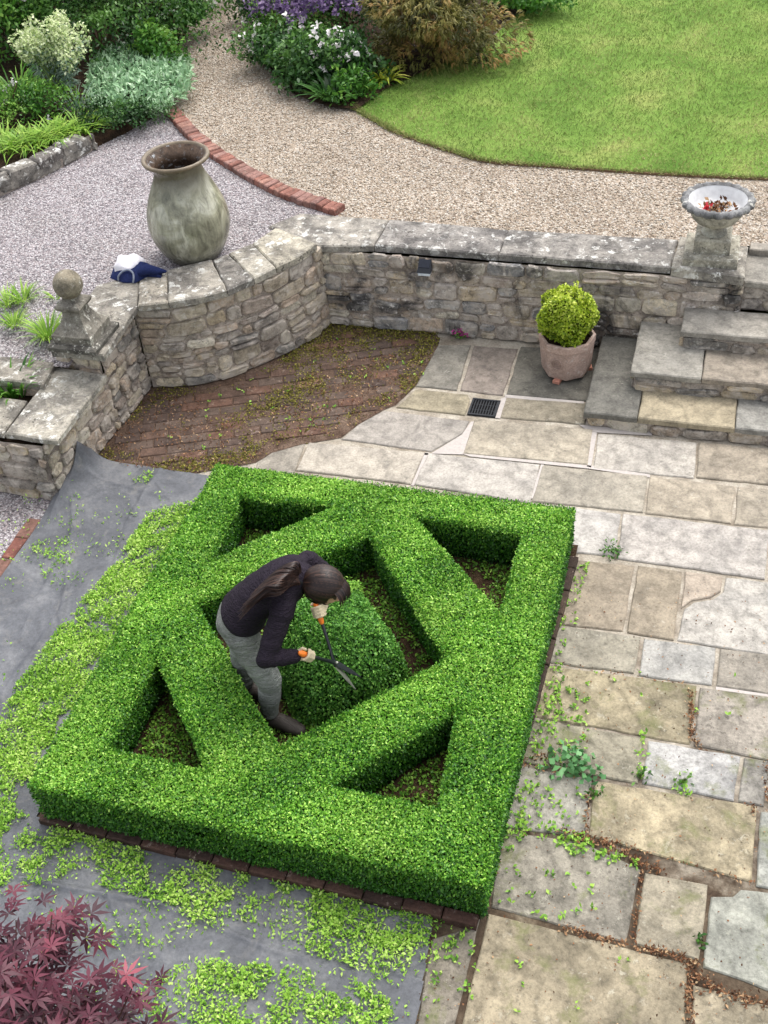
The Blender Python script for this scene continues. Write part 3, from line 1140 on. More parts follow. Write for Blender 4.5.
# leaves on the clipped top
n = 290000
P2 = np.array([-1.36, -1.5]) + rng.rand(n, 2) * np.array([2.72, 3.0])
dep = hedge_depth(P2)
wob = 0.012 * noise2(P2, 9, 3, 2)
k = dep > -0.012 + wob
P2, dep = P2[k], dep[k]
hz = HZT + 0.014 * noise2(P2, 5, 4, 2) + .006 * noise2(P2, 30, 5, 2) - 0.022 * np.exp(-np.maximum(dep, 0) / .018)
zz = hz - np.abs(rng.normal(0, 0.016, len(P2))) + (rng.rand(len(P2)) < .06) * rng.uniform(0, .014, len(P2))
NT_ = np.tile([0, 0, 1.0], (len(P2), 1))
TP = np.column_stack([P2, zz])
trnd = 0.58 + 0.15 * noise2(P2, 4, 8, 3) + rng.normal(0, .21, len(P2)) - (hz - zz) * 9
# leaves on the sides
SP, SN = [], []
for poly, inward in [(OUT, -1)] + [(q, 1) for q in PITS + [INNER_]]:
    for i in range(len(poly)):
        a, b = np.array(poly[i]), np.array(poly[(i + 1) % len(poly)])
        L = np.linalg.norm(b - a)
        m = int(L * HZT * 17500)
        t = rng.rand(m)
        z = rng.rand(m) ** 0.9 * (HZT - .035) + .035
        nrm = np.array([-(b - a)[1], (b - a)[0]]) / L * inward
        q = a + (b - a) * t[:, None]
        off = -np.abs(rng.normal(0, .014, m)) + .010 * noise2(np.column_stack([t * L, z]), 12, 31 + i, 2) - (z < .12) * (.12 - z) * .25
        q = q + nrm * off[:, None]
        SP.append(np.column_stack([q, z]))
        SN.append(np.tile([nrm[0], nrm[1], .15], (m, 1)))
SP, SN = np.concatenate(SP), np.concatenate(SN)
# drop side leaves that ended up inside another arm of the hedge
k = hedge_depth(SP[:, :2]) < .05
SP, SN = SP[k], SN[k]
srnd = 0.24 + rng.normal(0, .2, len(SP)) + (SP[:, 2] - .25) * .9  # side leaves darker, most at the foot: hedge shade put into leaf colour
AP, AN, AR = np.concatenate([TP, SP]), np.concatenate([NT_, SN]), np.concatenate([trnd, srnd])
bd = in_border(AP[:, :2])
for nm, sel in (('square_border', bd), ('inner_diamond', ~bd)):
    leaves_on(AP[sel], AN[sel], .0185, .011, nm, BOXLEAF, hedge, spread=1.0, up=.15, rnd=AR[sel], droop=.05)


# topiary block in the middle
def superell(d, p=4.2, q=3.6):
    c, s = cos(pi / 4), sin(pi / 4)
    x, y = np.abs(c * d[:, 0] + s * d[:, 1]), np.abs(-s * d[:, 0] + c * d[:, 1])
    return (x ** p + y ** p) ** (q / p) + np.abs(d[:, 2]) ** q


TC, TS = np.array([0.015, 0.03, 0.04]), np.array([.385, .385, .52])
top_ = thing('clipped_box_bush', 'big clipped box block in the middle of the knot, under the gardener\'s shears', 'topiary', tuple(TC))
n = 64000
d = rand_dirs(n)
d = d[d[:, 2] > -.02]
f = superell(d) ** (-1 / 3.6)
P = d * f[:, None]
eps = 1e-3
g0 = np.stack([(superell(P + eps * np.eye(3)[i]) - superell(P - eps * np.eye(3)[i])) for i in range(3)], 1)
N = unit(g0 / TS)
fs = rng.rand(len(P)) < (np.linalg.norm(P, axis=1) / 1.25) ** 2
P, N = P[fs], N[fs]
lum = 0.018 * noise2(np.column_stack([P[:, 0] + P[:, 2], P[:, 1] - P[:, 2]]), 7, 77, 2)
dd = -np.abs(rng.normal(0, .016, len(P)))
P[:, :2] *= (1.06 - .26 * P[:, 2:3])
N = unit(N + np.column_stack([np.zeros((len(N), 2)), .22 * (np.abs(N[:, 2]) < .6)]))
PW = TC + P * TS + N * (lum + dd)[:, None]
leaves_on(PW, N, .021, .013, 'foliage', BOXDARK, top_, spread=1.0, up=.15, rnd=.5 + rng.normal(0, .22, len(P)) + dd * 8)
# soft untrimmed shoots on the far shoulder
ks = (rng.rand(len(P)) < .5) & (P[:, 1] > .5) & (P[:, 0] < .2) & (P[:, 2] > .55)
kind(leaves_on(PW[ks] + N[ks] * rng.uniform(.01, .06, (ks.sum(), 1)), N[ks], .026, .014, 'new_shoots', leaf_mat('fresh_shoot', [(0, rgb(110, 165, 60)), (1, rgb(170, 210, 95))], .35), top_, spread=1.1, up=.6), 'stuff')
V, Fc = ell_geo((0, 0, 0), 1, 1, 1, seg=48, rings=30, fn=lambda q: float(superell(q[None, :])[0] ** (-1 / 3.6)))
V = np.array(V)
V[:, :2] *= 1.06 - .26 * np.maximum(V[:, 2:3], 0)
V = TC + V * TS * .925
mesh_obj('woody_core', V, Fc, CORE, top_, smooth=True)

# planting bed and its brick edging
BED = [(-1.37, -1.47), (1.29, -1.525), (1.40, 1.36), (1.40, 1.5), (-1.36, 1.5)]
sheet('bed_soil', offset_poly(ccw(BED), .02), .03, SOIL)
be = MB()
def brick_run(mb, a, b, w, z1, ln=.225, cols=((104, 78, 68), (92, 72, 62), (112, 86, 74), (86, 68, 60))):
    a, b = np.array(a), np.array(b)
    L = np.linalg.norm(b - a)
    d = (b - a) / L
    nn = np.array([-d[1], d[0]])
    s = 0
    while s < L - .03:
        e = min(s + ln - .008, L)
        j = random.uniform(-.004, .004)
        q = [tuple(a + d * s + nn * (j)), tuple(a + d * e + nn * j), tuple(a + d * e + nn * (w + j)), tuple(a + d * s + nn * (w + j))]
        V, Fc = slab_geo(q, -.06, z1 + random.uniform(-.004, .004), .007, .07, .003, .015)
        mb.add(V, Fc, rgb(*random.choice(cols), .62), random.random())
        s += ln
brick_run(be, BED[0], BED[1], .068, .052)
brick_run(be, (1.297, -1.455), BED[2], .06, .04, .225, ((92, 76, 66), (84, 70, 62), (98, 82, 70)))
brick_run(be, (1.31, 1.5), (-1.36, 1.5), .068, .045)
brick_run(be, (-1.36, 1.43), (-1.37, -1.40), .068, .045)
tag(be.build('brick_edging', BRICK), 'rectangular edging of dark red bricks around the foot of the knot hedge', 'edging')

# ------------------------------------------------------------------ ground fabric
def fabric_mat():
    t = NT('woven_ground_fabric')
    v = t.coords()
    n = t.noise(v, 2.6, 8, 0.65, 0.8)
    col = t.ramp(n.outputs[0], [(0.36, rgb(88, 90, 95, .76)), (0.5, rgb(104, 106, 111, .76)), (0.64, rgb(126, 127, 130, .76))])
    n2 = t.noise(v, 45, 5, 0.7)
    col = t.mix(1.0, col, t.ramp(n2.outputs[0], [(0.3, 0.75), (0.7, 1.2)]), 'MULTIPLY')
    d = t.noise(v, 7, 7, 0.7, 1.2)
    col = t.mix(t.ramp(d.outputs[0], [(0.55, 0.0), (0.75, 0.5)]), col, rgb(150, 146, 138, .8))
    w = t.n('TexWave', Vector=v, Scale=160.0)
    return t.finish(col, 0.62, t.bump(t.math('ADD', t.math('MULTIPLY', w.outputs[1], .15), n2.outputs[0]), 0.4, 0.006), 0.35)


FABRIC = fabric_mat()
nx, ny = 380, 470
X = np.linspace(-2.69, 1.10, nx)
Y = np.linspace(-2.95, 1.76, ny)
gx, gy = np.meshgrid(X, Y, indexing='ij')
pp = np.stack([gx.ravel(), gy.ravel()], 1)
h = 0.006 + .003 * noise2(pp, 4, 91, 3) + 0.004 * np.abs(noise2(pp, 2.2, 92, 2))
for (ax, ay), (bx, by), hh, w in ((at(160, 470), at(128, 520), .014, .02), (at(128, 520), at(100, 620), .008, .025), (at(75, 500), at(60, 640), .014, .02), (at(0, 700), at(70, 600), .012, .02),
                              (at(20, 880), at(160, 905), .022, .018), (at(160, 905), at(300, 960), .012, .02), (at(90, 480), at(180, 500), .012, .02), (at(60, 560), at(20, 640), .012, .02),
                              (at(300, 930), at(420, 985), .012, .02), (at(110, 900), at(125, 935), .014, .015)):
    a, b = np.array([ax, ay]), np.array([bx, by])
    d = b - a
    t = np.clip(((pp - a) @ d) / (d @ d), 0, 1)
    r = np.linalg.norm(pp - a - t[:, None] * d + .015 * noise2(pp, 6, 17, 1)[:, None], axis=1)
    h += hh * np.exp(-(r / w) ** 2)
rc_ = random.Random(8)
for _ in range(46):
    a = np.array([rc_.uniform(-2.7, -1.1), rc_.uniform(-2.6, 1.7)]) if rc_.random() < .6 else np.array([rc_.uniform(-2.6, 1.0), rc_.uniform(-2.7, -1.6)])
    an = rc_.uniform(0, 3.14)
    b = a + np.array([cos(an), sin(an)]) * rc_.uniform(.15, .6)
    d = b - a
    t = np.clip(((pp - a) @ d) / (d @ d), 0, 1)
    r = np.linalg.norm(pp - a - t[:, None] * d + .02 * noise2(pp, 5, 17, 1)[:, None], axis=1)
    h += rc_.uniform(.003, .009) * np.exp(-(r / rc_.uniform(.011, .02)) ** 2) * np.sin(pi * np.clip(t, .05, .95))
# corner thrown up against the wall
tp = np.array([-2.60, 1.60])
r = pp - tp
h += .30 * np.exp(-np.abs(r[:, 0]) / .07) * np.exp(-(np.abs(r[:, 1]) / .16) ** 1.3) + .10 * np.exp(-(np.abs(r[:, 0] + .03) / .10)) * np.exp(-(r[:, 1] + .28) ** 2 / .05)
h = np.maximum(h, .003)
Vt = np.column_stack([pp, h])
right_top = 1.76 - .02 * (gx + 2.6)
good = ~((gx > -1.42) & (gy > -1.42)) & (gy < right_top) & (gx < 1.07 + (-1.66 - gy) * .1)
idx = np.arange(nx * ny).reshape(nx, ny)
cell = good[:-1, :-1] & good[1:, :-1] & good[1:, 1:] & good[:-1, 1:]
Fq = np.stack([idx[:-1, :-1][cell], idx[1:, :-1][cell], idx[1:, 1:][cell], idx[:-1, 1:][cell]], 1)
tag(mesh_obj('ground_fabric', Vt, Fq, FABRIC, smooth=True), 'wrinkled dark grey woven fabric laid under the clippings, one corner against the wall', 'tarpaulin')


def fabric_h(q):
    i = np.clip(np.round((q[:, 0] - X[0]) / (X[1] - X[0])).astype(int), 0, nx - 1)
    j = np.clip(np.round((q[:, 1] - Y[0]) / (Y[1] - Y[0])).astype(int), 0, ny - 1)
    hh = h.reshape(nx, ny)[i, j]
    return np.where((q[:, 0] < 1.1) & (q[:, 1] < 1.76), hh, .002)


# ------------------------------------------------------------------ clippings
CLIP = leaf_mat('fresh_clipping', [(0.0, rgb(76, 122, 40)), (0.35, rgb(132, 180, 66)), (0.75, rgb(168, 210, 84)), (1.0, rgb(198, 224, 122))], 0.3, 0.5, 0.3)
zones = [
    ([(200, 500), (150, 515), (118, 560), (85, 600), (45, 650), (15, 690), (0, 722), (0, 765), (40, 790), (100, 690), (155, 620), (205, 540)], 8200, .1),
    ([(0, 715), (30, 690), (62, 690), (55, 740), (20, 790), (0, 860)], 7500, -.1),
    ([(0, 795), (38, 824), (120, 846), (240, 874), (360, 901), (474, 929), (440, 962), (350, 940), (260, 925), (170, 905), (80, 880), (20, 888), (0, 900)], 6200, .0),
    ([(190, 880), (300, 905), (420, 940), (400, 990), (330, 960), (250, 945), (180, 915)], 3800, .25),
    ([(145, 985), (190, 962), (300, 966), (375, 985), (395, 1010), (380, 1060), (120, 1060)], 7000, .12),
    ([(80, 905), (130, 915), (150, 945), (100, 950)], 3500, .1),
    ([(30, 545), (75, 540), (70, 575), (45, 580)], 2600, .2), ([(130, 475), (155, 473), (150, 485), (132, 484)], 2500, 0.),
    ([(0, 500), (190, 480), (110, 640), (0, 760)], 420, .45), ([(10, 830), (450, 940), (400, 1060), (60, 1060)], 700, .3),
]
CP = []
for zi, (poly, dens, thr) in enumerate(zones):
    wp = ats(poly)
    A = abs(area2(wp)) / 2
    q = sample_poly(wp, int(A * dens * 2.9))
    keep = .75 * noise2(q, 14, 200 + zi, 4) + .55 * noise2(q, 4.5, 230 + zi, 2) + rng.normal(0, .12, len(q)) > thr - .06 + rng.normal(0, .25, len(q))
    CP.append(q[keep])
CP = np.concatenate(CP)
CP = CP[hedge_depth(CP) < -.02]
up_h = np.abs(rng.normal(0, .013, len(CP))) * (1 + .6 * noise2(CP, 8, 77, 2))
hz = fabric_h(CP) + np.maximum(up_h, 0) + .004
leaves_on(np.column_stack([CP, hz]), np.tile([0, 0, 1.0], (len(CP), 1)), .021, .0115, 'clippings', CLIP, loc=(0, 0, 0), jl=.55, spread=1.3, up=.3, rnd=.5 + .18 * noise2(CP, 6, 9, 3) + rng.normal(0, .25, len(CP)) + np.clip((up_h - .009) * 16, -.15, .25))  # low leaves get darker tones, shade under the heaps put into the colour
kind(bpy.data.objects['clippings'], 'stuff')
# in the pits of the knot and along the paving
PP_ = []
for q, dn in [(p, 7500) for p in PITS] + [(INNER_, 6500)]:
    s = sample_poly(q, int(abs(area2(q)) / 2 * dn))
    keep = noise2(s, 6, 301, 3) > -.35 + rng.normal(0, .3, len(s))
    PP_.append(s[keep])
PP_ = np.concatenate(PP_)
leaves_on(np.column_stack([PP_, .035 + np.abs(rng.normal(0, .012, len(PP_)))]), np.tile([0, 0, 1.0], (len(PP_), 1)), .024, .014, 'clippings', CLIP, spread=1.2, up=.3, rnd=.2 + rng.normal(0, .22, len(PP_)))
kind(bpy.data.objects['clippings.001'], 'stuff')
RP = []
for poly, dens in (([(572, 560), (590, 565), (572, 640), (560, 720), (536, 800), (505, 880), (495, 870), (530, 760), (555, 650)], 500), ([(540, 680), (590, 690), (585, 770), (530, 765)], 420),
                   ([(505, 838), (590, 852), (600, 838), (530, 822)], 1100), ([(560, 838), (640, 860), (640, 868), (560, 852)], 1300), ([(520, 780), (590, 790), (570, 830), (510, 830)], 420),
                   ([(495, 860), (620, 880), (600, 935), (492, 905)], 130), ([(430, 950), (480, 940), (470, 1020), (420, 1020)], 200), ([(480, 920), (640, 960), (600, 1024), (470, 1024)], 25),
                   ([(640, 730), (650, 735), (645, 790), (636, 785)], 600), ([(676, 770), (690, 770), (690, 800), (674, 800)], 700), ([(250, 452), (380, 420), (430, 370), (400, 330), (300, 340), (140, 450)], 18),
                   ([(580, 640), (760, 660), (760, 780), (560, 700)], 14)):
    wp = ats(poly)
    q = sample_poly(wp, max(2, int(abs(area2(wp)) / 2 * dens)))
    RP.append(q)
RP = np.concatenate(RP)
RP = RP[~inside(RP, ccw(BED))]
RP = np.concatenate([RP] + [RP[rng.rand(len(RP)) < .6] + rng.normal(0, .02, (1, 2)) for _ in range(3)])
leaves_on(np.column_stack([RP, .004 + np.abs(rng.normal(0, .008, len(RP)))]), np.tile([0, 0, 1.0], (len(RP), 1)), .028, .016, 'clippings', CLIP, spread=.8, up=.5, rnd=.4 + rng.normal(0, .25, len(RP)))
kind(bpy.data.objects['clippings.002'], 'stuff')
# brown litter in joints and moss in the alcove
LIT = leaf_mat('dry_litter', [(0.0, rgb(66, 46, 34)), (0.4, rgb(112, 76, 54)), (0.75, rgb(150, 112, 82)), (1.0, rgb(188, 162, 126))], 0.1, 0.8, 0.1)
LP = []
for line, w, dn in (([(690, 690), (692, 740), (700, 748)], .025, 700), ([(560, 832), (610, 846), (650, 868), (665, 872)], .03, 900), ([(520, 765), (545, 758), (575, 778)], .05, 500),
                    ([(560, 926), (600, 940), (625, 946)], .025, 700), ([(632, 946), (670, 955), (700, 965)], .025, 900), ([(690, 962), (705, 985), (740, 1000), (768, 1005)], .035, 1000), ([(690, 965), (689, 1024)], .03, 800),
                    ([(642, 870), (634, 942)], .012, 300), ([(590, 782), (586, 835)], .01, 250), ([(748, 806), (758, 815)], .02, 600), ([(600, 838), (750, 884)], .008, 150), ([(575, 556), (520, 760), (485, 900)], .02, 180), ([(555, 664), (690, 686)], .008, 90),
                    ([(768, 760), (768, 800)], .03, 500)):
    wl = np.array(ats(line))
    for a, b in zip(wl[:-1], wl[1:]):
        m = int(np.linalg.norm(b - a) * dn * .55)
        LP.append(a + (b - a) * rng.rand(m, 1) + rng.normal(0, w * .5, (m, 2)))
LP = np.concatenate(LP)
al = sample_poly(ALC, 2600)
LP = np.concatenate([LP, al[noise2(al, 3, 71, 3) > .1], al[rng.rand(len(al)) < .12]])
leaves_on(np.column_stack([LP, .004 + np.abs(rng.normal(0, .007, len(LP)))]), np.tile([0, 0, 1.0], (len(LP), 1)), .022, .010, 'leaf_litter', LIT, jl=.5, spread=.9, up=.5)
kind(bpy.data.objects['leaf_litter'], 'stuff')
MOSS = leaf_mat('moss_tuft', [(0.0, rgb(74, 76, 30)), (0.5, rgb(112, 108, 48)), (1.0, rgb(150, 142, 76))], 0.1, 0.9, 0.05)
mp = sample_poly(ALC, 26000)
mk = noise2(mp, 2.6, 55, 4) + .12 + .5 * (edge_dist(mp, ALC) < .18) + rng.normal(0, .25, len(mp)) > .62
mp = mp[mk]
leaves_on(np.column_stack([mp, .001 + np.abs(rng.normal(0, .006, len(mp)))]), np.tile([0, 0, 1.0], (len(mp), 1)), .017, .013, 'moss', MOSS, spread=.9, up=.5)
kind(bpy.data.objects['moss'], 'stuff')

# ------------------------------------------------------------------ lawn
def lawn_mat():
    t = NT('lawn_turf')
    v = t.coords()
    n = t.noise(v, 1.4, 7, 0.6, 0.5)
    col = t.ramp(n.outputs[0], [(0.3, rgb(96, 132, 52, .8)), (0.5, rgb(124, 156, 70, .8)), (0.72, rgb(160, 172, 96, .8))])
    n2 = t.noise(t.coords(scale=(1, 1, 1)), 90, 4, 0.7)
    col = t.mix(1.0, col, t.ramp(n2.outputs[0], [(0.3, 0.6), (0.7, 1.3)]), 'MULTIPLY')
    return t.finish(col, 0.9, t.bump(n2.outputs[0], 0.7, 0.02), 0.15)


LAWN_E = ats([(352, 108), (375, 122), (400, 135), (450, 152), (490, 163), (560, 168), (660, 175), (768, 180)], ZT)
LAWN = crom(LAWN_E, 4) + [(12, 5.62), (12, 22), (-1.2, 22), (-.5, 10.3), (-.84, 8.6), (-1.6, 7.7)]
LAWN = [tuple(p) for p in LAWN]
sheet('lawn', LAWN, ZT + .014, lawn_mat())
GRASS = leaf_mat('grass_blade', [(0.0, rgb(92, 122, 54, .8)), (0.4, rgb(128, 152, 76, .8)), (0.75, rgb(166, 174, 104, .8)), (1.0, rgb(204, 192, 140, .8))], 0.3, 0.55, 0.25)
q = sample_poly(LAWN, 400000)
q = q[(q[:, 0] > -2) & (q[:, 0] < 3.9) & (q[:, 1] < 12.5)][:130000]
yel = noise2(q, 1.2, 61, 5) + .9 * np.exp(-edge_dist(q, LAWN[:29]) / .22)
D = unit(np.column_stack([rng.normal(0, .7, (len(q), 2)), np.full(len(q), .8)]))
Nn = unit(np.column_stack([rng.normal(0, .6, (len(q), 2)), np.full(len(q), .7)]))
V, Fq = leaf_geo(np.column_stack([q, np.full(len(q), ZT + .012)]), D, Nn, rng.uniform(.025, .05, len(q)), .007)
kind(mesh_obj('grass', V, Fq, GRASS, None, (0, 0, 0), None, np.clip(.42 + .06 * np.tanh(3 * np.sin(q[:, 0] * 5.5 - q[:, 1] * .8)) + .26 * yel + rng.normal(0, .17, len(q)), 0, 1)), 'stuff')
ed = MB()
cl = crom(LAWN_E, 6)
for a, b in zip(cl[:-1], cl[1:]):
    nn = np.array([-(b - a)[1], (b - a)[0]])
    nn = nn / np.linalg.norm(nn) * .014
    hh = ZT + .020 + random.uniform(-.003, .003)
    q8 = [tuple(a + nn * -1) + (ZT - .05,), tuple(b + nn * -1) + (ZT - .05,), tuple(b + nn * -1) + (hh,), tuple(a + nn * -1) + (hh,), tuple(a) + (hh,), tuple(b) + (hh,)]
    ed.add(q8, [(0, 1, 2, 3), (3, 2, 5, 4)])
tag(ed.build('lawn_edging', plain('rusty_edging', rgb(112, 90, 70), .8, .2, 20, .4)), 'thin dark metal edging strip between the lawn and the gravel', 'edging')

# ragged fringe of grass over the edging
eb = np.array(cl)
ii = rng.randint(0, len(eb) - 1, 5200)
q = eb[ii] + (eb[ii + 1] - eb[ii]) * rng.rand(len(ii), 1) + rng.normal(0, .02, (len(ii), 2))
inw = inside(q, LAWN)
q[~inw] += np.array([0.0, .02])
D = unit(np.column_stack([rng.normal(0, .7, len(q)), rng.normal(-.25, .6, len(q)), np.full(len(q), .6)]))
V, Fq = leaf_geo(np.column_stack([q, np.full(len(q), ZT + .01)]), D, unit(np.column_stack([rng.normal(0, .6, (len(q), 2)), np.full(len(q), .7)])), rng.uniform(.02, .06, len(q)), .007)
kind(mesh_obj('grass', V, Fq, GRASS, None, (0, 0, 0), None, np.clip(rng.normal(.62, .24, len(q)), 0, 1)), 'stuff')


# loose stones lying on the gravel
def pebble_mat():
    t = NT('pebble')
    return t.finish(t.attr('tint').outputs['Color'], .85, None, .2)


PEB = pebble_mat()


def pebbles(P, cols, k):
    n = len(P)
    o6 = np.array([[1, 0, 0], [-1, 0, 0], [0, 1, 0], [0, -1, 0], [0, 0, 1], [0, 0, -1]], float)
    f8 = np.array([[0, 2, 4], [2, 1, 4], [1, 3, 4], [3, 0, 4], [2, 0, 5], [1, 2, 5], [3, 1, 5], [0, 3, 5]])
    a = rng.rand(n) * 6.28
    s = rng.uniform(.006, .013, (n, 1, 1)) * rng.uniform(.6, 1.3, (n, 6, 1)) * np.array([1.2, .9, .6])
    V = o6[None] * s
    c, sn = np.cos(a)[:, None], np.sin(a)[:, None]
    V = np.stack([V[..., 0] * c - V[..., 1] * sn, V[..., 0] * sn + V[..., 1] * c, V[..., 2]], -1) + P[:, None, :]
    Fq = (np.arange(n)[:, None, None] * 6 + f8[None]).reshape(-1, 3).astype(np.int32)
    ci = rng.randint(0, len(cols), n)
    T = np.array([rgb(*c_, k) for c_ in cols])[ci]
    return kind(mesh_obj('loose_gravel', V.reshape(-1, 3), Fq, PEB, None, (0, 0, 0), np.repeat(T, 8, 0)), 'stuff')


gp = sample_poly([(-1.2, 4.45), (2.6, 4.55), (2.6, 5.6), (.5, 5.68), (-.6, 5.88), (-1.75, 6.7), (-2.3, 7.0), (-3.4, 8.2), (-4.0, 9.8), (-4.7, 9.8), (-4.1, 8.0), (-3.7, 6.6), (-3.2, 6.1), (-2.5, 5.5), (-1.9, 5.1)], 9000)
pebbles(np.column_stack([gp, np.full(len(gp), ZT + .004)]), [(216, 204, 186), (190, 174, 152), (232, 224, 212), (160, 144, 126), (205, 188, 170)], .72)
gp = sample_poly([(-4.7, 2.95), (-2.85, 2.95), (-2.7, 3.3), (-2.1, 3.75), (-1.8, 4.3), (-1.5, 4.6), (-2.0, 4.85), (-2.7, 5.35), (-3.4, 5.95), (-3.95, 6.55), (-4.2, 6.0), (-4.45, 5.2), (-4.8, 4.3)], 9000)
pebbles(np.column_stack([gp, np.full(len(gp), ZT + .004)]), [(212, 206, 208), (176, 168, 170), (232, 228, 228), (146, 140, 143), (200, 188, 188)], .74)
# crumbs of leaf and dirt across the old flags
gp = sample_poly([(.5, -2.6), (2.9, -2.0), (3.0, 1.2), (1.5, 1.2), (1.4, -1.4)], 700)
kind(leaves_on(np.column_stack([gp, np.full(len(gp), .006)]), np.tile([0, 0, 1.0], (len(gp), 1)), .013, .008, 'leaf_litter', LIT, jl=.6, spread=.6, up=.6, loc=(0, 0, 0)), 'stuff')

# ------------------------------------------------------------------ big glazed jar
def glaze_mat():
    t = NT('mottled_glaze')
    v = t.coords()
    st_ = t.noise(t.coords(scale=(1, 1, .16)), 22, 7, 0.7, .6)
    n = t.noise(v, 4, 6, 0.6, 0.8)
    col = t.ramp(n.outputs[0], [(0.36, rgb(118, 116, 98, .85)), (0.5, rgb(156, 154, 132, .85)), (0.62, rgb(190, 188, 170, .85))])
    col = t.mix(1.0, col, t.ramp(st_.outputs[0], [(0.36, 0.6), (0.5, 0.97), (0.62, 1.22)]), 'MULTIPLY')
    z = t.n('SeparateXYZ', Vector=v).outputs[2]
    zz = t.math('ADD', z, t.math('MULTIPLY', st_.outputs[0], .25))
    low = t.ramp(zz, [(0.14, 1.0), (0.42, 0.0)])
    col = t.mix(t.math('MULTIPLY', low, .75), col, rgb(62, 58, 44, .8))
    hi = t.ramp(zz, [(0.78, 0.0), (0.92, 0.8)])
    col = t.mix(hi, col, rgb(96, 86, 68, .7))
    r2 = t.noise(v, 3.0, 4)
    return t.finish(col, t.ramp(r2.outputs[0], [(0.4, 0.18), (0.6, 0.42)]), t.bump(st_.outputs[0], 0.2, 0.01), 0.5)


JX, JY = at(196, 255, ZT)
jar = thing('glazed_jar', 'big olive glazed jar with a flared open mouth standing on the pink gravel', 'jar', (JX, JY, ZT))
prof = [(.20, 0), (.235, .012), (.275, .06), (.325, .14), (.362, .23), (.378, .32), (.372, .41), (.350, .50), (.315, .59), (.277, .67), (.243, .74), (.222, .79), (.214, .825), (.225, .855), (.253, .885), (.283, .905)]
outer = []
pz = crom([(a * .94, b, 0) for a, b in prof], 3)
V, Fc = lathe_geo([(p[0], p[1]) for p in pz], 64, (JX, JY, ZT), .008)
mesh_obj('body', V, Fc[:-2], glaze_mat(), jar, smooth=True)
RIM = plain('rim_glaze', rgb(120, 106, 86, .8), .4, .45, 18, .35, .2)
V, Fc = lathe_geo([(.266, .9), (.280, .905), (.287, .918), (.282, .932), (.268, .937), (.254, .93), (.248, .915)], 64, (JX, JY, ZT), .004)
mesh_obj('rim', V, Fc[:-2], RIM, jar, smooth=True)
INS = stone_mat('jar_inside', base=rgb(104, 86, 72, .8), patch=.9, patch_scale=6, mott=.4, lichen=rgb(190, 196, 200), lichen_lo=.56, lichen_amt=.8, rough=.3)
V, Fc = lathe_geo([(.250, .92), (.228, .895), (.200, .862), (.188, .828), (.196, .79), (.218, .73), (.245, .66), (.26, .57), (.2, .52), (.01, .50)], 48, (JX, JY, ZT), .006)
mesh_obj('inside', V, [f[::-1] for f in Fc[:-2]], INS, jar, smooth=True)

# ------------------------------------------------------------------ stone urn
UX, UY = at(711, 256, .852)
UY += .03
urn = thing('stone_urn', 'weathered white stone urn on a square plinth, on the wall beside the steps', 'urn', (UX, UY, .852))
ST = rgb(196, 190, 172, .7)
for nm, w, z0, z1 in (('plinth', .215, .0, .075), ('pedestal', .142, .075, .20)):
    V, Fc = box_geo(UX - w, UX + w, UY - w, UY + w, .852 + z0, .852 + z1, .014)
    mesh_obj(nm, V, Fc, CARVED, urn, None, np.array(ST))
V, Fc = lathe_geo([(.10, .198), (.105, .212), (.085, .225), (.07, .25), (.085, .275), (.12, .296), (.168, .322), (.198, .365), (.212, .415), (.218, .45)], 48, (UX, UY, .852), .004)
mesh_obj('bowl', V, Fc[:-2], CARVED, urn, None, np.array(rgb(200, 196, 180, .7)), smooth=True)
# egg and dart rim
Vr, Fr = [], []
seg = 96
pr = [(.216, .445), (.252, .442), (.276, .455), (.284, .478), (.272, .5), (.246, .506), (.226, .494)]
for r, z in pr:
    for i in range(seg):
        a = 2 * pi * i / seg
        b = .010 * sin(a * 20) if r > .245 else 0
        Vr.append((UX + (r + b) * cos(a), UY + (r + b) * sin(a), .852 + z + abs(b) * .4))
for j in range(len(pr) - 1):
    for i in range(seg):
        k = (i + 1) % seg
        Fr.append((j * seg + i, j * seg + k, (j + 1) * seg + k, (j + 1) * seg + i))
mesh_obj('rim', Vr, Fr, CARVED, urn, None, np.array(rgb(150, 150, 150, .7)), smooth=True)
V, Fc = lathe_geo([(.229, .495), (.212, .465), (.196, .42), (.175, .39), (.02, .38)], 48, (UX, UY, .852), .004)
mesh_obj('inside', V, [f[::-1] for f in Fc[:-2]] + [Fc[-1]], plain('chalky_white', rgb(232, 232, 232, .8), .8, .2, 20, .12, .3), urn, smooth=True)
q = np.column_stack([rng.normal(0, .07, (150, 2)), np.zeros(150)])
q = q[np.hypot(q[:, 0], q[:, 1]) < .15]
q += np.array([UX, UY, .852 + .397])
q[:, 2] += rng.uniform(0, .03, len(q))
tag(leaves_on(q, np.tile([0, 0, 1.0], (len(q), 1)), .045, .022, 'dead_leaves', LIT, spread=1.2, loc=(UX, UY, 1.22)), 'small heap of dead brown leaves lying in the stone urn', 'dead leaves')
FLRED = leaf_mat('red_petal', [(0, rgb(180, 40, 50)), (1, rgb(225, 90, 95))], .2)
q = np.array([UX - .075, UY - .05, .852 + .425]) + rng.normal(0, .011, (26, 3))
tag(leaves_on(q, np.tile([0, 0, 1.0], (len(q), 1)), .035, .028, 'red_flower', FLRED, spread=1.2, loc=(UX - .07, UY - .05, 1.24)), 'small red flower in the bowl of the stone urn', 'flower')

# ------------------------------------------------------------------ ball finial
FX, FY = at(79, 338, ZC)
FX, FY = FX + .045, FY + .0
fin = thing('ball_finial', 'weathered stone ball on a flared square pedestal at the end of the curved wall', 'finial', (FX, FY, ZC))
CT = np.array(rgb(150, 144, 132, .68))


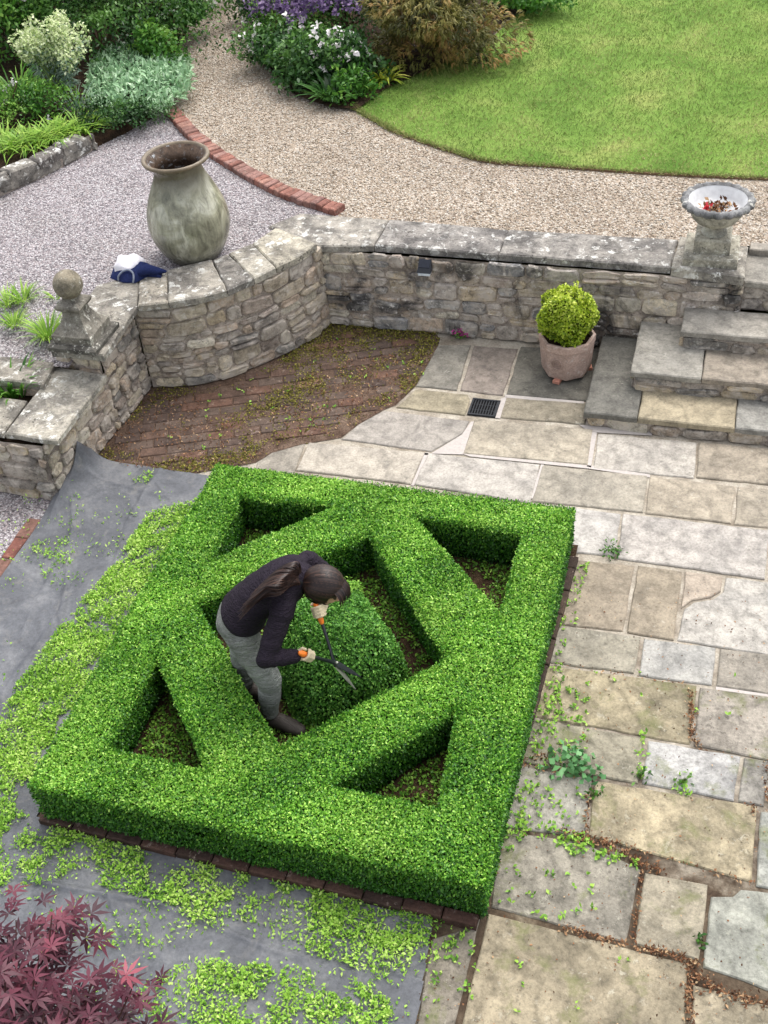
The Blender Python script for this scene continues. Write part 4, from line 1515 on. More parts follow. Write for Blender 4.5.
def square_loft(levels, c, z):
    V, Fc = [], []
    for w, h in levels:
        for a, b in ((-1, -1), (1, -1), (1, 1), (-1, 1)):
            V.append((c[0] + a * w, c[1] + b * w, z + h))
    m = len(levels)
    for j in range(m - 1):
        for i in range(4):
            k = (i + 1) % 4
            Fc.append((j * 4 + i, j * 4 + k, j * 4 + 4 + k, j * 4 + 4 + i))
    Fc.append((3, 2, 1, 0))
    Fc.append(tuple(m * 4 - 4 + i for i in range(4)))
    return V, Fc


V, Fc = square_loft([(.212, 0), (.215, .035), (.20, .05)], (FX, FY), ZC)
mesh_obj('plinth', V, Fc, CARVED, fin, None, np.array(rgb(120, 116, 108, .62)))
V, Fc = square_loft([(.168, .051), (.170, .12), (.155, .135), (.10, .20), (.078, .25), (.074, .285), (.10, .31), (.108, .335), (.10, .35), (.055, .375), (.05, .40)], (FX, FY), ZC)
mesh_obj('pedestal', V, Fc, CARVED, fin, None, CT)
V, Fc = ell_geo((FX, FY, ZC + .495), .114, .114, .114, seg=36, rings=24)
mesh_obj('ball', V, Fc, CARVED, fin, None, np.array(rgb(162, 152, 132, .68)), smooth=True)

# ------------------------------------------------------------------ terracotta pot and box ball
PX, PY = at(566, 370, 0)
pot = thing('terracotta_pot', 'pale octagonal terracotta pot with a round rosette, standing on the paving by the wall', 'pot', (PX, PY, 0))
TERRA = stone_mat('weathered_terracotta', base=rgb(196, 170, 156, .8), patch=.5, patch_scale=5, patch_tone=(.7, .66, .64, 1), mott=.16, lichen=rgb(214, 206, 198), lichen_lo=.56, lichen_amt=.5, bump=.25, fine=60, speck=.2)


def octa(levels, c, z0, ph):
    V, Fc = [], []
    for w, h in levels:
        for i in range(8):
            a = ph + 2 * pi * i / 8
            V.append((c[0] + w * cos(a), c[1] + w * sin(a), z0 + h))
    for j in range(len(levels) - 1):
        for i in range(8):
            k = (i + 1) % 8
            Fc.append((j * 8 + i, j * 8 + k, j * 8 + 8 + k, j * 8 + 8 + i))
    return V, Fc


ph = radians(22.5 - 14)
V, Fc = octa([(.19, .025), (.2, .03), (.208, .06), (.228, .29), (.231, .30), (.235, .305), (.238, .365), (.233, .372), (.214, .372), (.21, .36), (.206, .32), (.2, .30)], (PX, PY), 0, ph)
Fc.append(tuple(range(7, -1, -1)))
mesh_obj('body', V, Fc, TERRA, pot)
mesh_obj('compost', [(PX + .206 * cos(ph + i * pi / 4), PY + .206 * sin(ph + i * pi / 4), .325) for i in range(8)], [tuple(range(8))], BEDSOIL, pot)
fa = -pi / 2 - radians(14)
ux, uy = cos(fa), sin(fa)
tx, ty = -uy, ux
rad_at = lambda z: (.208 + (.228 - .208) * (z - .06) / .23) * cos(pi / 8)
cz = .19
rc = np.array([PX + ux * (rad_at(cz) + .004), PY + uy * (rad_at(cz) + .004), cz])
mb = MB()
axx, axy, axn = np.array([tx, ty, 0]), np.array([0, 0, 1.0]), np.array([ux, uy, .1])
for R_, r_ in ((.047, .007), (.03, .005)):
    V, Fc = [], []
    for i in range(28):
        a = 2 * pi * i / 28
        for j in range(8):
            b = 2 * pi * j / 8
            V.append(tuple(rc + (axx * cos(a) + axy * sin(a)) * (R_ + r_ * cos(b)) + axn * r_ * sin(b)))
    for i in range(28):
        for j in range(8):
            Fc.append((i * 8 + j, ((i + 1) % 28) * 8 + j, ((i + 1) % 28) * 8 + (j + 1) % 8, i * 8 + (j + 1) % 8))
    mb.add(V, Fc)
for i in range(6):
    a = 2 * pi * i / 6
    V, Fc = ell_geo(rc + (axx * cos(a) + axy * sin(a)) * .014, .008, .008, .006, [axx, axy, axn], 10, 6)
    mb.add(V, Fc)
V, Fc = ell_geo(rc, .007, .007, .008, [axx, axy, axn], 10, 6)
mb.add(V, Fc)
mb.build('rosette', TERRA, pot, smooth=True)
PINKF = plain('pink_clay', rgb(214, 150, 128, .75), .8, .2)
for i in range(3):
    a = fa + i * 2 * pi / 3
    V, Fc = box_geo(-.035, .035, -.03, .03, 0, .03, .006)
    V = [(PX + cos(a) * (.185 + x) - sin(a) * y_, PY + sin(a) * (.185 + x) + cos(a) * y_, z) for x, y_, z in V]
    mesh_obj('foot', V, Fc, PINKF, pot)

BALL = leaf_mat('young_box_leaf', [(0.0, rgb(88, 118, 26)), (0.4, rgb(146, 172, 40)), (0.75, rgb(190, 208, 66)), (1.0, rgb(216, 224, 108))], 0.32, .42, .4)
bb = thing('box_ball', 'bright yellow-green clipped box ball growing in the terracotta pot', 'shrub', (PX, PY, .36))
n = 9000
d = rand_dirs(n)
lump = Lump(12, .13, 3)
s = 1 + lump(d * 2)
BC = np.array([PX, PY, .54])
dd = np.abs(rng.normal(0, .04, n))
P = BC + d * np.array([.215, .215, .225]) * (s - dd)[:, None]
k = P[:, 2] > .365
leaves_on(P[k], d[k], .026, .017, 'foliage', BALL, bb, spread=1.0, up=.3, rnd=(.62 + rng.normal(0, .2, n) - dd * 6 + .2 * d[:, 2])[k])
sh = np.array([[.03, .02, .21], [-.06, .02, .2], [.10, -.05, .17], [.05, .05, .23], [-.1, .0, .17], [.0, -.08, .2]])
for q_ in sh:
    Q = BC + q_ * .96 + rng.normal(0, .012, (44, 3)) + np.array([0, 0, 1]) * rng.uniform(-.02, .06, (44, 1))
    leaves_on(Q, np.tile([0, 0, 1.0], (len(Q), 1)), .026, .016, 'young_shoot', BALL, bb, spread=1.4, up=.1, rnd=.75 + rng.normal(0, .15, len(Q)))
V, Fc = ell_geo(BC, .18, .18, .19, seg=24, rings=16)
mesh_obj('woody_core', V, Fc, plain('inner_twigs', rgb(58, 70, 18), .9, .1, 30, .4, .5), bb, smooth=True)
V, Fc = loft_geo([(PX, PY, .34), (PX, PY, .45)], [.018, .016])
mesh_obj('stem', V, Fc, CORE, bb)

# ------------------------------------------------------------------ wall light
lx, lz = -.335, .70
wl = thing('wall_light', 'small black solar light fixed high on the back wall under the coping', 'light', (lx, 3.975, lz - .05))
BLK = plain('black_plastic', rgb(26, 28, 34), .35, .5)
V, Fc = square_loft([(1, 0), (1, 1)], (0, 0), 0)
def hexa(pts):
    return pts, [(0, 3, 2, 1), (4, 5, 6, 7), (0, 1, 5, 4), (1, 2, 6, 5), (2, 3, 7, 6), (3, 0, 4, 7)]
w, y1 = .062, 3.982
V, Fc = hexa([(lx - w, y1 - .085, lz - .03), (lx + w, y1 - .085, lz - .03), (lx + w, y1, lz - .03), (lx - w, y1, lz - .03), (lx - w * .9, y1 - .06, lz + .005), (lx + w * .9, y1 - .06, lz + .005), (lx + w * .9, y1, lz + .06), (lx - w * .9, y1, lz + .06)])
mesh_obj('housing', V, Fc, BLK, wl)
V, Fc = hexa([(lx - w * .78, y1 - .0585, lz + .0095), (lx + w * .78, y1 - .0585, lz + .0095), (lx + w * .78, y1 - .004, lz + .0595), (lx - w * .78, y1 - .004, lz + .0595), (lx - w * .78, y1 - .0605, lz + .0125), (lx + w * .78, y1 - .0605, lz + .0125), (lx + w * .78, y1 - .006, lz + .0625), (lx - w * .78, y1 - .006, lz + .0625)])
mesh_obj('solar_panel', V, Fc, plain('solar_cell', rgb(20, 24, 36), .25, .5), wl)
V, Fc = box_geo(lx - w * .85, lx + w * .85, y1 - .082, y1 - .002, lz - .056, lz - .0305, .005)
mesh_obj('diffuser', V, Fc, plain('opal_plastic', rgb(205, 212, 218), .3, .5), wl)

# ------------------------------------------------------------------ cloth bag on the coping
gx_, gy_ = at(136, 274, ZC)
bag = thing('cloth_bag', 'crumpled navy and white cloth bag left on the coping in front of the big jar', 'bag', (gx_, gy_, ZC))
NAVY = plain('navy_fleece', rgb(34, 42, 78), .95, .1, 60, .3, .5)
WHT = plain('white_fleece', rgb(226, 222, 226), .95, .1, 50, .08, .5)
GRY = plain('grey_piping', rgb(120, 126, 140), .8, .2)


def drape(name, outline, hfun, mat, n=26):
    """cloth patch over an outline given in bag coordinates"""
    C = np.mean(outline, 0)
    V, Fc = [], []
    m = len(outline)
    ring = []
    for a, b in zip(outline, outline[1:] + outline[:1]):
        for k in range(5):
            ring.append(np.array(a) + (np.array(b) - np.array(a)) * k / 5)
    rings = [1.0, .97, .88, .74, .55, .35, .15]
    for j, f in enumerate(rings):
        for p in ring:
            q = C + (p - C) * f
            z = 0.0 if j == 0 else hfun(q[0], q[1], f)
            V.append((gx_ + q[0], gy_ + q[1], ZC + .001 + z))
    k = len(ring)
    for j in range(len(rings) - 1):
        for i in range(k):
            i2 = (i + 1) % k
            Fc.append((j * k + i, j * k + i2, (j + 1) * k + i2, (j + 1) * k + i))
    Fc.append(tuple((len(rings) - 1) * k + i for i in range(k)))
    return mesh_obj(name, V, Fc, mat, bag, smooth=True)


fold = lambda x, y: .012 * sin(x * 40 + y * 25) + .008 * sin(y * 60 - x * 20)
drape('main_panel', [(-.20, -.10), (-.05, -.15), (.06, -.14), (.12, -.03), (.25, -.03), (.23, .04), (.12, .09), (.05, .14), (-.12, .15), (-.24, .05)], lambda x, y, f: (1 - f ** 5) * (.055 + .035 * math.exp(-((x + .02) ** 2 + (y - .02) ** 2) / .012) + .03 * math.exp(-((x - .1) ** 2) / .004)) + fold(x, y) * (1 - f), NAVY)
drape('white_panel', [(-.17, -.05), (-.04, -.075), (.045, .0), (.05, .12), (-.10, .16), (-.19, .08)], lambda x, y, f: .088 + (1 - f ** 4) * .035 + fold(x, y) * .9, WHT)
arch = [(-.10, -.135, .012), (-.095, -.125, .045), (-.06, -.10, .078), (-.01, -.085, .088), (.035, -.10, .072), (.05, -.135, .04), (.045, -.15, .01)]
V, Fc = loft_geo([(gx_ + a, gy_ + b, ZC + c) for a, b, c in [tuple(p) for p in crom(arch, 4)]], [.008] * (len(crom(arch, 4))), seg=8)
mesh_obj('piping', V, Fc, GRY, bag, smooth=True)
V, Fc = loft_geo([(gx_ + .06, gy_ - .03, ZC + .04), (gx_ + .14, gy_ - .03, ZC + .075), (gx_ + .21, gy_ - .0, ZC + .05), (gx_ + .27, gy_ + .03, ZC + .03)], [(.06, .04), (.05, .045), (.035, .03), (.012, .012)], (0, 1, 0), 14)
mesh_obj('strap', V, Fc, NAVY, bag, smooth=True)

# ------------------------------------------------------------------ stone edging of the left bed
bedw = MB()
ep = ats([(0, 197), (45, 177), (97, 149)], ZT)
ep = [(-7.0, 3.2), (-5.6, 3.9)] + ep
st, bkm = MB(), MB()
rubble(st, bkm, ep[1:], ZT - .01, ZT + .17, 1, .09, .17, .25, .7, .58, [(150, 144, 136), (128, 122, 116), (168, 162, 152)], 71)
lb = thing('bed_edging_wall', 'low rough grey stone edging holding up the left flower bed beside the gravel', 'wall', (ep[2][0], ep[2][1], ZT))
st.build('stones', COPE, lb)
bkm.build('backing', MORTAR, lb)
tp_ = MB()
for p, t in poly_walk([np.array(q) for q in ep[1:]], .33):
    nn = np.array([-t[1], t[0]])
    q = [tuple(p + t * a + nn * b) for a, b in ((-.155, -.02), (.155, -.02), (.155, .16 + random.uniform(-.03, .03)), (-.155, .16 + random.uniform(-.03, .03)))]
    V, Fc = slab_geo(q, ZT + .1, ZT + .185 + random.uniform(-.02, .02), .02, .06, .012, .05)
    tp_.add(V, Fc, rgb(*random.choice([(158, 150, 140), (134, 128, 122), (170, 164, 154)]), .6), random.random())
tp_.build('top_stones', COPE, lb)

# ------------------------------------------------------------------ flower beds
ZB1 = .93
pathL = [(-6.4, 13.0), (-5.3, 10.1), (-4.4, 8.1), (-4.02, 6.85)]
bl = MB()
bedpoly = [(x, y) for x, y in pathL] + [at(152, 119, ZT), at(125, 134, ZT)] + [(x - .02, y + .02) for x, y in ep[::-1]] + [(-12, 5), (-12, 14)]
sheet('flower_bed', bedpoly, ZB1 - .02, BEDSOIL)
vb = [(x, y, z) for x, y in bedpoly[:9] for z in (ZT - .02, ZB1 - .02)]
kind(mesh_obj('bed_bank', vb, [(2 * i, 2 * i + 2, 2 * i + 3, 2 * i + 1) for i in range(8)], BEDSOIL), 'structure')
bedR = ats([(257, 0), (262, 50), (272, 75), (296, 98), (330, 110), (358, 112), (385, 92), (410, 80), (480, 52), (505, 22), (547, 0)], ZT)
sheet('flower_bed', bedR + [(-.3, 12), (-2, 16), (-5.2, 13)], ZT + .036, BEDSOIL)

DKG = leaf_mat('dark_shrub_leaf', [(0, rgb(26, 52, 22)), (.5, rgb(52, 92, 38)), (1, rgb(104, 146, 66))], .25, .4, .4)
MDG = leaf_mat('mid_green_leaf', [(0, rgb(44, 88, 30)), (.5, rgb(84, 136, 48)), (1, rgb(146, 186, 82))], .3)
LIMEG = leaf_mat('lime_leaf', [(0, rgb(84, 128, 40)), (.5, rgb(132, 172, 62)), (1, rgb(180, 206, 96))], .3)
SILV = leaf_mat('silver_leaf', [(0, rgb(112, 150, 108)), (.5, rgb(160, 194, 152)), (1, rgb(206, 226, 194))], .15, .8, .1)
BLUEG = leaf_mat('blue_green_leaf', [(0, rgb(84, 112, 96)), (.5, rgb(132, 156, 136)), (1, rgb(172, 190, 164))], .2, .6)
CREAMF = leaf_mat('pale_bract', [(0, rgb(160, 184, 116)), (.5, rgb(204, 216, 162)), (1, rgb(234, 238, 200))], .25)
WHITEF = leaf_mat('white_petal', [(0, rgb(214, 208, 210)), (1, rgb(248, 244, 240))], .25, .6)
PURPF = leaf_mat('purple_petal', [(0, rgb(88, 66, 112)), (.6, rgb(132, 108, 150)), (1, rgb(180, 158, 190))], .25, .6)
MAGF = leaf_mat('magenta_petal', [(0, rgb(150, 34, 110)), (1, rgb(206, 84, 160))], .25, .6)
YELF = leaf_mat('yellow_edged_leaf', [(0, rgb(120, 156, 46)), (.6, rgb(182, 194, 66)), (1, rgb(222, 216, 110))], .25)
BRNG = leaf_mat('bronze_leaf', [(0, rgb(62, 64, 28)), (.4, rgb(98, 98, 46)), (.75, rgb(128, 120, 62)), (1, rgb(164, 132, 80))], .25, .55, .25)
STEM = plain('plant_stem', rgb(92, 112, 58), .8, .2)
WOOD = plain('bark', rgb(92, 76, 60), .9, .1, 40, .35, .6)


def stems(name, c, tips, r, mat, parent, base_r=.06, sag=.1):
    mb = MB()
    for t in tips:
        a = rng.rand() * 6.28
        b = np.array([c[0] + cos(a) * base_r * rng.rand(), c[1] + sin(a) * base_r * rng.rand(), c[2]])
        t = np.array(t)
        m = (b + t) / 2 + np.array([0, 0, sag * np.linalg.norm(t - b)])
        V, Fc = loft_geo([b, (b + m) / 2 + (0, 0, .02), m, t], [r, r * .9, r * .75, r * .5], seg=5, round_caps=False)
        mb.add(V, Fc)
    return mb.build(name, mat, parent)


def bush(name, label, cat, c, rad, n, L, W, mat, inner=.5, amp=.3, group=None, lower=-.3, spread=1.1, sub=None, rshift=0.0):
    """leafy shrub: stems carry lumpy sprays of leaves"""
    t = thing(name, label, cat, tuple(c), group)
    ctr = (c[0], c[1], c[2] + rad[2] * .35)
    P, N, rr = cloud(ctr, (rad[0], rad[1], rad[2] * .75), n, inner, amp, lower)
    k = P[:, 2] > c[2] + .01
    P, N, rr = P[k], N[k], rr[k]
    P = P + rng.normal(0, L * .4, P.shape)
    lp = Lump(8, .3)
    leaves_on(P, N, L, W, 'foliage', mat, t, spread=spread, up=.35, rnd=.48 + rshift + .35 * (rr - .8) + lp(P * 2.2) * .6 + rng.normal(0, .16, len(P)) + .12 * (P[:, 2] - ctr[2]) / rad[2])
    tips = P[rng.choice(len(P), 14)]
    stems('stem', c, ctr + (tips - ctr) * .85, .012 if rad[2] > .2 else .002, WOOD if rad[2] > .2 else STEM, t, .06 if rad[2] > .2 else .01)
    return t, P, N


def strap(name, label, cat, c, r, n, L, W, mat, bend=.6, group=None, lift=1.0, seg=4):
    t = thing(name, label, cat, tuple(c), group)
    a = rng.rand(n) * 2 * pi
    b = np.sqrt(rng.rand(n)) * r
    P = np.column_stack([c[0] + b * np.cos(a), c[1] + b * np.sin(a), np.full(n, c[2])])
    D = np.column_stack([np.cos(a) * rng.uniform(.2, 1, n), np.sin(a) * rng.uniform(.2, 1, n), np.full(n, lift)])
    V, Fq, sg = blade_geo(P, D, L * rng.uniform(.6, 1.1, n), W * rng.uniform(.7, 1.2, n), bend * rng.uniform(.6, 1.3, n), seg)
    V[:, 2] = np.maximum(V[:, 2], c[2] + .003)
    mesh_obj('leaves', V, Fq, mat, t, None, None, np.repeat(np.clip(rng.normal(.5, .22, n), 0, 1), sg))
    return t


def petals(name, parent, pts, mat, size=.03, k=6, jitter=.012):
    jitter = min(jitter, .012)
    if mat is WHITEF:
        for p in np.array(pts):
            Q = p + rng.normal(0, jitter, (k, 3))
            leaves_on(Q, np.tile([0, -.5, .8], (k, 1)), size, size * .85, 'flower', mat, parent, spread=1.2, up=.3)
        return
    Q = np.repeat(np.array(pts), k, 0) + rng.normal(0, jitter, (len(pts) * k, 3))
    return kind(leaves_on(Q, np.tile([0, -.5, .8], (len(Q), 1)), size, size * .8, name, mat, parent, spread=1.2, up=.3), 'stuff')


def gz(u, v, z=ZB1):
    x, y = at(u, v, z)
    return np.array([x, y, z])


# left bed, from the back forwards
for (u, v, lab, rad, n, L, W, mt, rs) in (
        (-10, 62, 'tall dark green leafy shrub at the left edge of the bed with small white flowers', (.7, .6, 1.25), 5200, .07, .035, MDG, -.05),
        (45, 40, 'dark green leafy shrub behind the pale domed plant', (.8, .7, 1.3), 5600, .06, .03, DKG, .1),
        (105, 55, 'dense dark green shrub above the silver mat of leaves', (.75, .6, 1.0), 5600, .055, .026, DKG, .05),
        (150, 42, 'bushy dark shrub near the path behind the silver leaves', (.5, .5, .85), 4200, .055, .024, DKG, .18),
        (185, 28, 'white flowered green plant beside the top of the gravel path', (.40, .4, .42), 2600, .06, .03, MDG, -.05),
        (160, 64, 'fresh green leafy plant between the silver leaves and the path', (.26, .26, .42), 1500, .06, .032, MDG, .05),
        (-40, 20, 'large shrub reaching in from beyond the left of the bed', (1.0, .8, 1.6), 5200, .07, .035, DKG, .1),
        (90, 10, 'background shrub at the top of the left bed', (1.1, .9, 1.3), 6000, .06, .03, DKG, .05),
        (190, -5, 'background shrub beside the far end of the path', (.5, .6, .7), 3200, .06, .03, DKG, .1)):
    t, P, N = bush('leafy_shrub', lab, 'shrub', gz(u, v), rad, n, L, W, mt, rshift=rs, group='shrubs at the back of the left bed')
    if 'white' in lab:
        hi = P[(P[:, 2] > gz(u, v)[2] + rad[2] * .55)]
        petals('flowers', t, hi[rng.choice(len(hi), 12 if 'tall' in lab else 26)], WHITEF, .045 if 'tall' in lab else .06)

# euphorbia: stout bluish stems with pale heads
ec = gz(66, 96)
eu = thing('euphorbia', 'euphorbia with pale creamy green flower heads on bluish stems', 'plant', tuple(ec))
heads = []
for i in range(17):
    a = rng.rand() * 6.28
    r = .40 * sqrt(rng.rand())
    heads.append(ec + np.array([r * cos(a) - .02, r * sin(a) * .8, .62 + rng.uniform(-.06, .16) - r * .25]))
stems('stem', ec, heads, .011, STEM, eu, .16, .12)
Q, QN = [], []
for hd in heads:
    m = 150
    d = rand_dirs(m)
    Q.append(hd + d * np.array([.10, .10, .15]) * rng.uniform(.6, 1.05, (m, 1)))
    QN.append(d)
Q, QN = np.concatenate(Q), np.concatenate(QN)
leaves_on(Q, QN, .038, .026, 'flower_heads', CREAMF, eu, spread=.9, up=.4)
Q, QD = [], []
for hd in heads:
    b = np.array([ec[0] + (hd[0] - ec[0]) * .35, ec[1] + (hd[1] - ec[1]) * .35, ec[2] + .1])
    s = rng.rand(60)
    p = b + (hd - b) * s[:, None]
    Q.append(p)
    a = rng.rand(60) * 6.28
    QD.append(np.column_stack([np.cos(a), np.sin(a), np.full(60, .1)]))
Q, QD = np.concatenate(Q), np.concatenate(QD)
V, Fq = leaf_geo(Q, QD, np.tile([0, 0, 1.0], (len(Q), 1)) + rng.normal(0, .3, (len(Q), 3)), .11, .018, .15)
mesh_obj('stem_leaves', V, Fq, BLUEG, eu, None, None, rng.rand(len(Q)))

# silver mat
sc_ = gz(135, 88)
lt = thing('lambs_ears', 'spreading mat of silver grey-green leaves by the brick kerb', 'plant', tuple(sc_))
poly = ats([(88, 98), (92, 70), (125, 50), (165, 48), (190, 62), (192, 88), (172, 108), (150, 114), (110, 112)], ZB1)
q = sample_poly(poly, 5200)
e = edge_dist(q, poly)
hh = .04 + .11 * np.clip(e / .35, 0, 1) + .05 * noise2(q, 4, 19, 2)
P = np.column_stack([q, ZB1 + np.maximum(hh - np.abs(rng.normal(0, .05, len(q))), .01)])
leaves_on(P, np.tile([0, 0, 1.0], (len(P), 1)), .085, .032, 'foliage', SILV, lt, spread=1.3, up=.2, rnd=.5 + rng.normal(0, .22, len(P)))
core_t, cp_ = None, offset_poly(ccw(poly), .08)
# strappy plants
for (u, v, r, n, L, W, mt, lab, bend) in (
        (18, 96, .22, 90, .55, .022, MDG, 'clump of dark arching strap leaves at the left of the pale domed plant', .7),
        (78, 110, .12, 60, .4, .016, BLUEG, 'tuft of thin bluish grassy leaves at the foot of the pale domed plant', .5),
        (5, 150, .2, 130, .34, .02, LIMEG, 'bright green grassy clump at the left end of the bed edging', .7),
        (30, 146, .2, 150, .33, .02, LIMEG, 'bright green grassy clump second from the left along the bed edging', .7),
        (55, 138, .2, 140, .32, .02, LIMEG, 'bright green grassy clump in the middle of the bed edging', .7),
        (80, 130, .18, 120, .3, .02, LIMEG, 'bright green grassy clump nearest to the silver leaves', .7)):
    strap('strap_leaf_plant', lab, 'plant', gz(u, v), r, n, L, W, mt, bend, group='strap leaved clumps in the left bed')
for (u, v, rad, n, mt, lab) in ((10, 122, (.32, .28, .34), 1500, MDG, 'low green plant with tiny white flowers left of the bed'), (45, 116, (.32, .28, .34), 1500, MDG, 'soft mid green low plant in front of the pale domed plant'),
                                (105, 122, (.3, .22, .16), 1300, DKG, 'low dark mossy cushion by the stone edging'), (135, 118, (.28, .2, .13), 1300, DKG, 'low brownish cushion plant at the end of the stone edging')):
    t, P, N = bush('low_plant', lab, 'plant', gz(u, v), rad, n, .04, .02, mt, spread=1.3, group='low plants along the stone edging')
    if 'white' in lab:
        petals('flowers', t, P[rng.choice(len(P), 14)], WHITEF, .03)

# right bed
def gr_(u, v):
    return gz(u, v, ZT + .04)


for (u, v, rad, n, L, W, mt, lab, fl) in (
        (282, 64, (.38, .38, .36), 3000, .06, .03, DKG, 'green shrub with white blooms at the left edge of the purple flower bed', (WHITEF, 16, .055)),
        (312, 80, (.4, .36, .36), 3200, .06, .034, DKG, 'dark green leafy shrub in front of the purple flowers', None),
        (348, 78, (.34, .34, .5), 3000, .06, .032, DKG, 'rose bush with white flowers in the bed beside the lawn', (WHITEF, 26, .06)),
        (300, 38, (.5, .5, .62), 3200, .045, .02, MDG, 'purple flowered catmint on the left of the bed', (PURPF, 270, .048)),
        (345, 36, (.5, .5, .72), 3200, .045, .02, DKG, 'purple flowered catmint beside the bronze maple', (PURPF, 270, .048)),
        (325, -10, (.7, .6, .8), 3200, .05, .025, DKG, 'mass of purple flowers at the far end of the bed', (PURPF, 170, .045)),
        (352, 96, (.22, .2, .28), 900, .06, .03, MDG, 'small green plant at the corner of the lawn', None),
        (265, 20, (.35, .4, .6), 2200, .055, .028, DKG, 'green shrub with pale blooms next to the far path', (WHITEF, 10, .05)),
        (525, 8, (.5, .4, .35), 2600, .06, .035, MDG, 'low fresh green shrub at the far edge of the lawn', None)):
    t, P, N = bush('flowering_shrub' if fl else 'leafy_shrub', lab, 'shrub', gr_(u, v), rad, n, L, W, mt)
    if fl:
        c = gr_(u, v)
        hi = P[(P[:, 2] > c[2] + rad[2] * (.45 if fl[0] is WHITEF else .5)) | ((P[:, 1] < c[1] - rad[1] * .5) & (fl[0] is WHITEF))]
        pts = hi[rng.choice(len(hi), fl[1])] + np.array([0, -.02, .05])
        if fl[0] is PURPF:
            pts = np.concatenate([pts + np.array([0, 0, .035 * j]) for j in range(3)])
        petals('flowers', t, pts, fl[0], fl[2], 7 if fl[0] is WHITEF else 4, .018 if fl[0] is WHITEF else .012)
t = thing('flower_cluster', 'bright magenta flowers at the top edge of the purple bed', 'flowers', tuple(gr_(340, 0)))
c = gr_(340, 0)
pts = c + np.array([0, 0, .85]) + rng.normal(0, 1, (60, 3)) * np.array([.14, .14, .05])
petals('petals', t, pts, MAGF, .05, 5)
stems('stem', c, pts[:8], .006, STEM, t)
strap('strap_leaf_plant', 'dark green rosette of broad strap leaves at the front of the purple flower bed', 'plant', gr_(332, 98), .12, 80, .42, .045, DKG, .65)
strap('hosta', 'yellow edged hosta at the corner between bed and lawn', 'plant', gr_(384, 80), .1, 46, .3, .05, YELF, .7)
# bronze maple
mc = gr_(432, 58)
bm_ = thing('bronze_maple', 'mound of bronze green cut-leaf maple leaning over the lawn edge', 'maple', tuple(mc))
P, N, rr = cloud(mc + np.array([0, 0, .34]), (.60, .55, .5), 5600, .5, .35, -.75, 21)
P = P[P[:, 2] > mc[2] + .03]
# drooping sprays
D = unit(np.column_stack([(P[:, 0] - mc[0]), (P[:, 1] - mc[1]), np.full(len(P), -.2)]) + rng.normal(0, .45, (len(P), 3)))
lp = Lump(8, .4, 4)
V, Fq = leaf_geo(np.repeat(P, 3, 0), np.repeat(D, 3, 0) + rng.normal(0, .28, (len(P) * 3, 3)), np.tile([0, 0, 1.0], (len(P) * 3, 1)) + rng.normal(0, .4, (len(P) * 3, 3)), .085, .018, .1)
mesh_obj('foliage', V, Fq, BRNG, bm_, None, None, np.clip(np.repeat(.5 + lp(P * 3) * .7 + rng.normal(0, .14, len(P)), 3), 0, 1))
stems('branch', mc, P[rng.choice(len(P), 14)], .016, WOOD, bm_)
# something dark green closing the far end of the beds
# tufts near the finial
for (u, v, n, L, lab) in ((48, 338, 120, .32, 'largest bright green grassy tuft on the gravel behind the ball finial'), (8, 306, 60, .24, 'small grassy tuft at the far left of the gravel'), (24, 302, 60, .24, 'yellowish grassy tuft between two others on the gravel'),
                          (14, 326, 60, .2, 'low grassy tuft left of the largest tuft'), (56, 298, 22, .14, 'tiny grassy tuft just left of the stone ball')):
    zt = ZT
    for _ in range(8):
        zt = float(np.clip(.645 + (at(u, v, zt)[1] - b0[1] + .05) / (2.95 - b0[1]) * .158, .645, ZT + .003))
    strap('grass_tuft', lab, 'plant', gz(u, v, zt), .05, n, L, .013, LIMEG, .5, group='grassy tufts on the gravel')
strap('trough_plant', 'green arching leaved plant growing in the stone trough at the left', 'plant', np.array([*at(8, 383, .6), .5]), .14, 90, .36, .035, MDG, .5, lift=1.6)
strap('trough_plant', 'leafy plant further left in the stone trough', 'plant', gz(-60, 388, .5), .12, 40, .34, .035, MDG, .6)
# weeds
t, P, N = bush('paving_weed', 'blue-green weed with rounded leaves growing from a joint beside the hedge', 'weed', (*at(572, 766), 0), (.13, .1, .08), 130, .05, .036, leaf_mat('weed_leaf', [(0, rgb(52, 104, 62)), (1, rgb(112, 164, 104))], .25), spread=.6)
for (u, v, r, nn, lab) in ((612, 552, .06, 60, 'small dark weed in the paving joint right of the hedge corner'), (683, 782, .035, 34, 'small weed in the joint between the blue-grey slab and the narrow slab'), (640, 778, .035, 34, 'small weed at the corner of the blue-grey slab'),
                           (595, 795, .035, 30, 'small weed at the corner of the big yellow slab'), (698, 942, .03, 26, 'small weed in the litter filled joint at the lower right')):
    bush('paving_weed', lab, 'weed', (*at(u, v), 0), (r, r, r * .8), nn, .03, .018, MDG, spread=.9, group='weeds in the paving joints')
mcn = np.array([*at(460, 337), 0.0])
t, P, N = bush('pink_flower', 'tiny magenta flowered plant at the foot of the back wall', 'flower', (mcn[0], mcn[1] - .02, 0), (.06, .04, .06), 60, .022, .012, MDG)
petals('petals', t, P[P[:, 2] > .02][:22] + np.array([0, 0, .015]), MAGF, .022, 4)

# ------------------------------------------------------------------ the gardener
def v3(*a):
    return np.array(a, float)


SKINM = plain('skin', rgb(214, 168, 146, .8), .55, .35, 30, .08, .05)


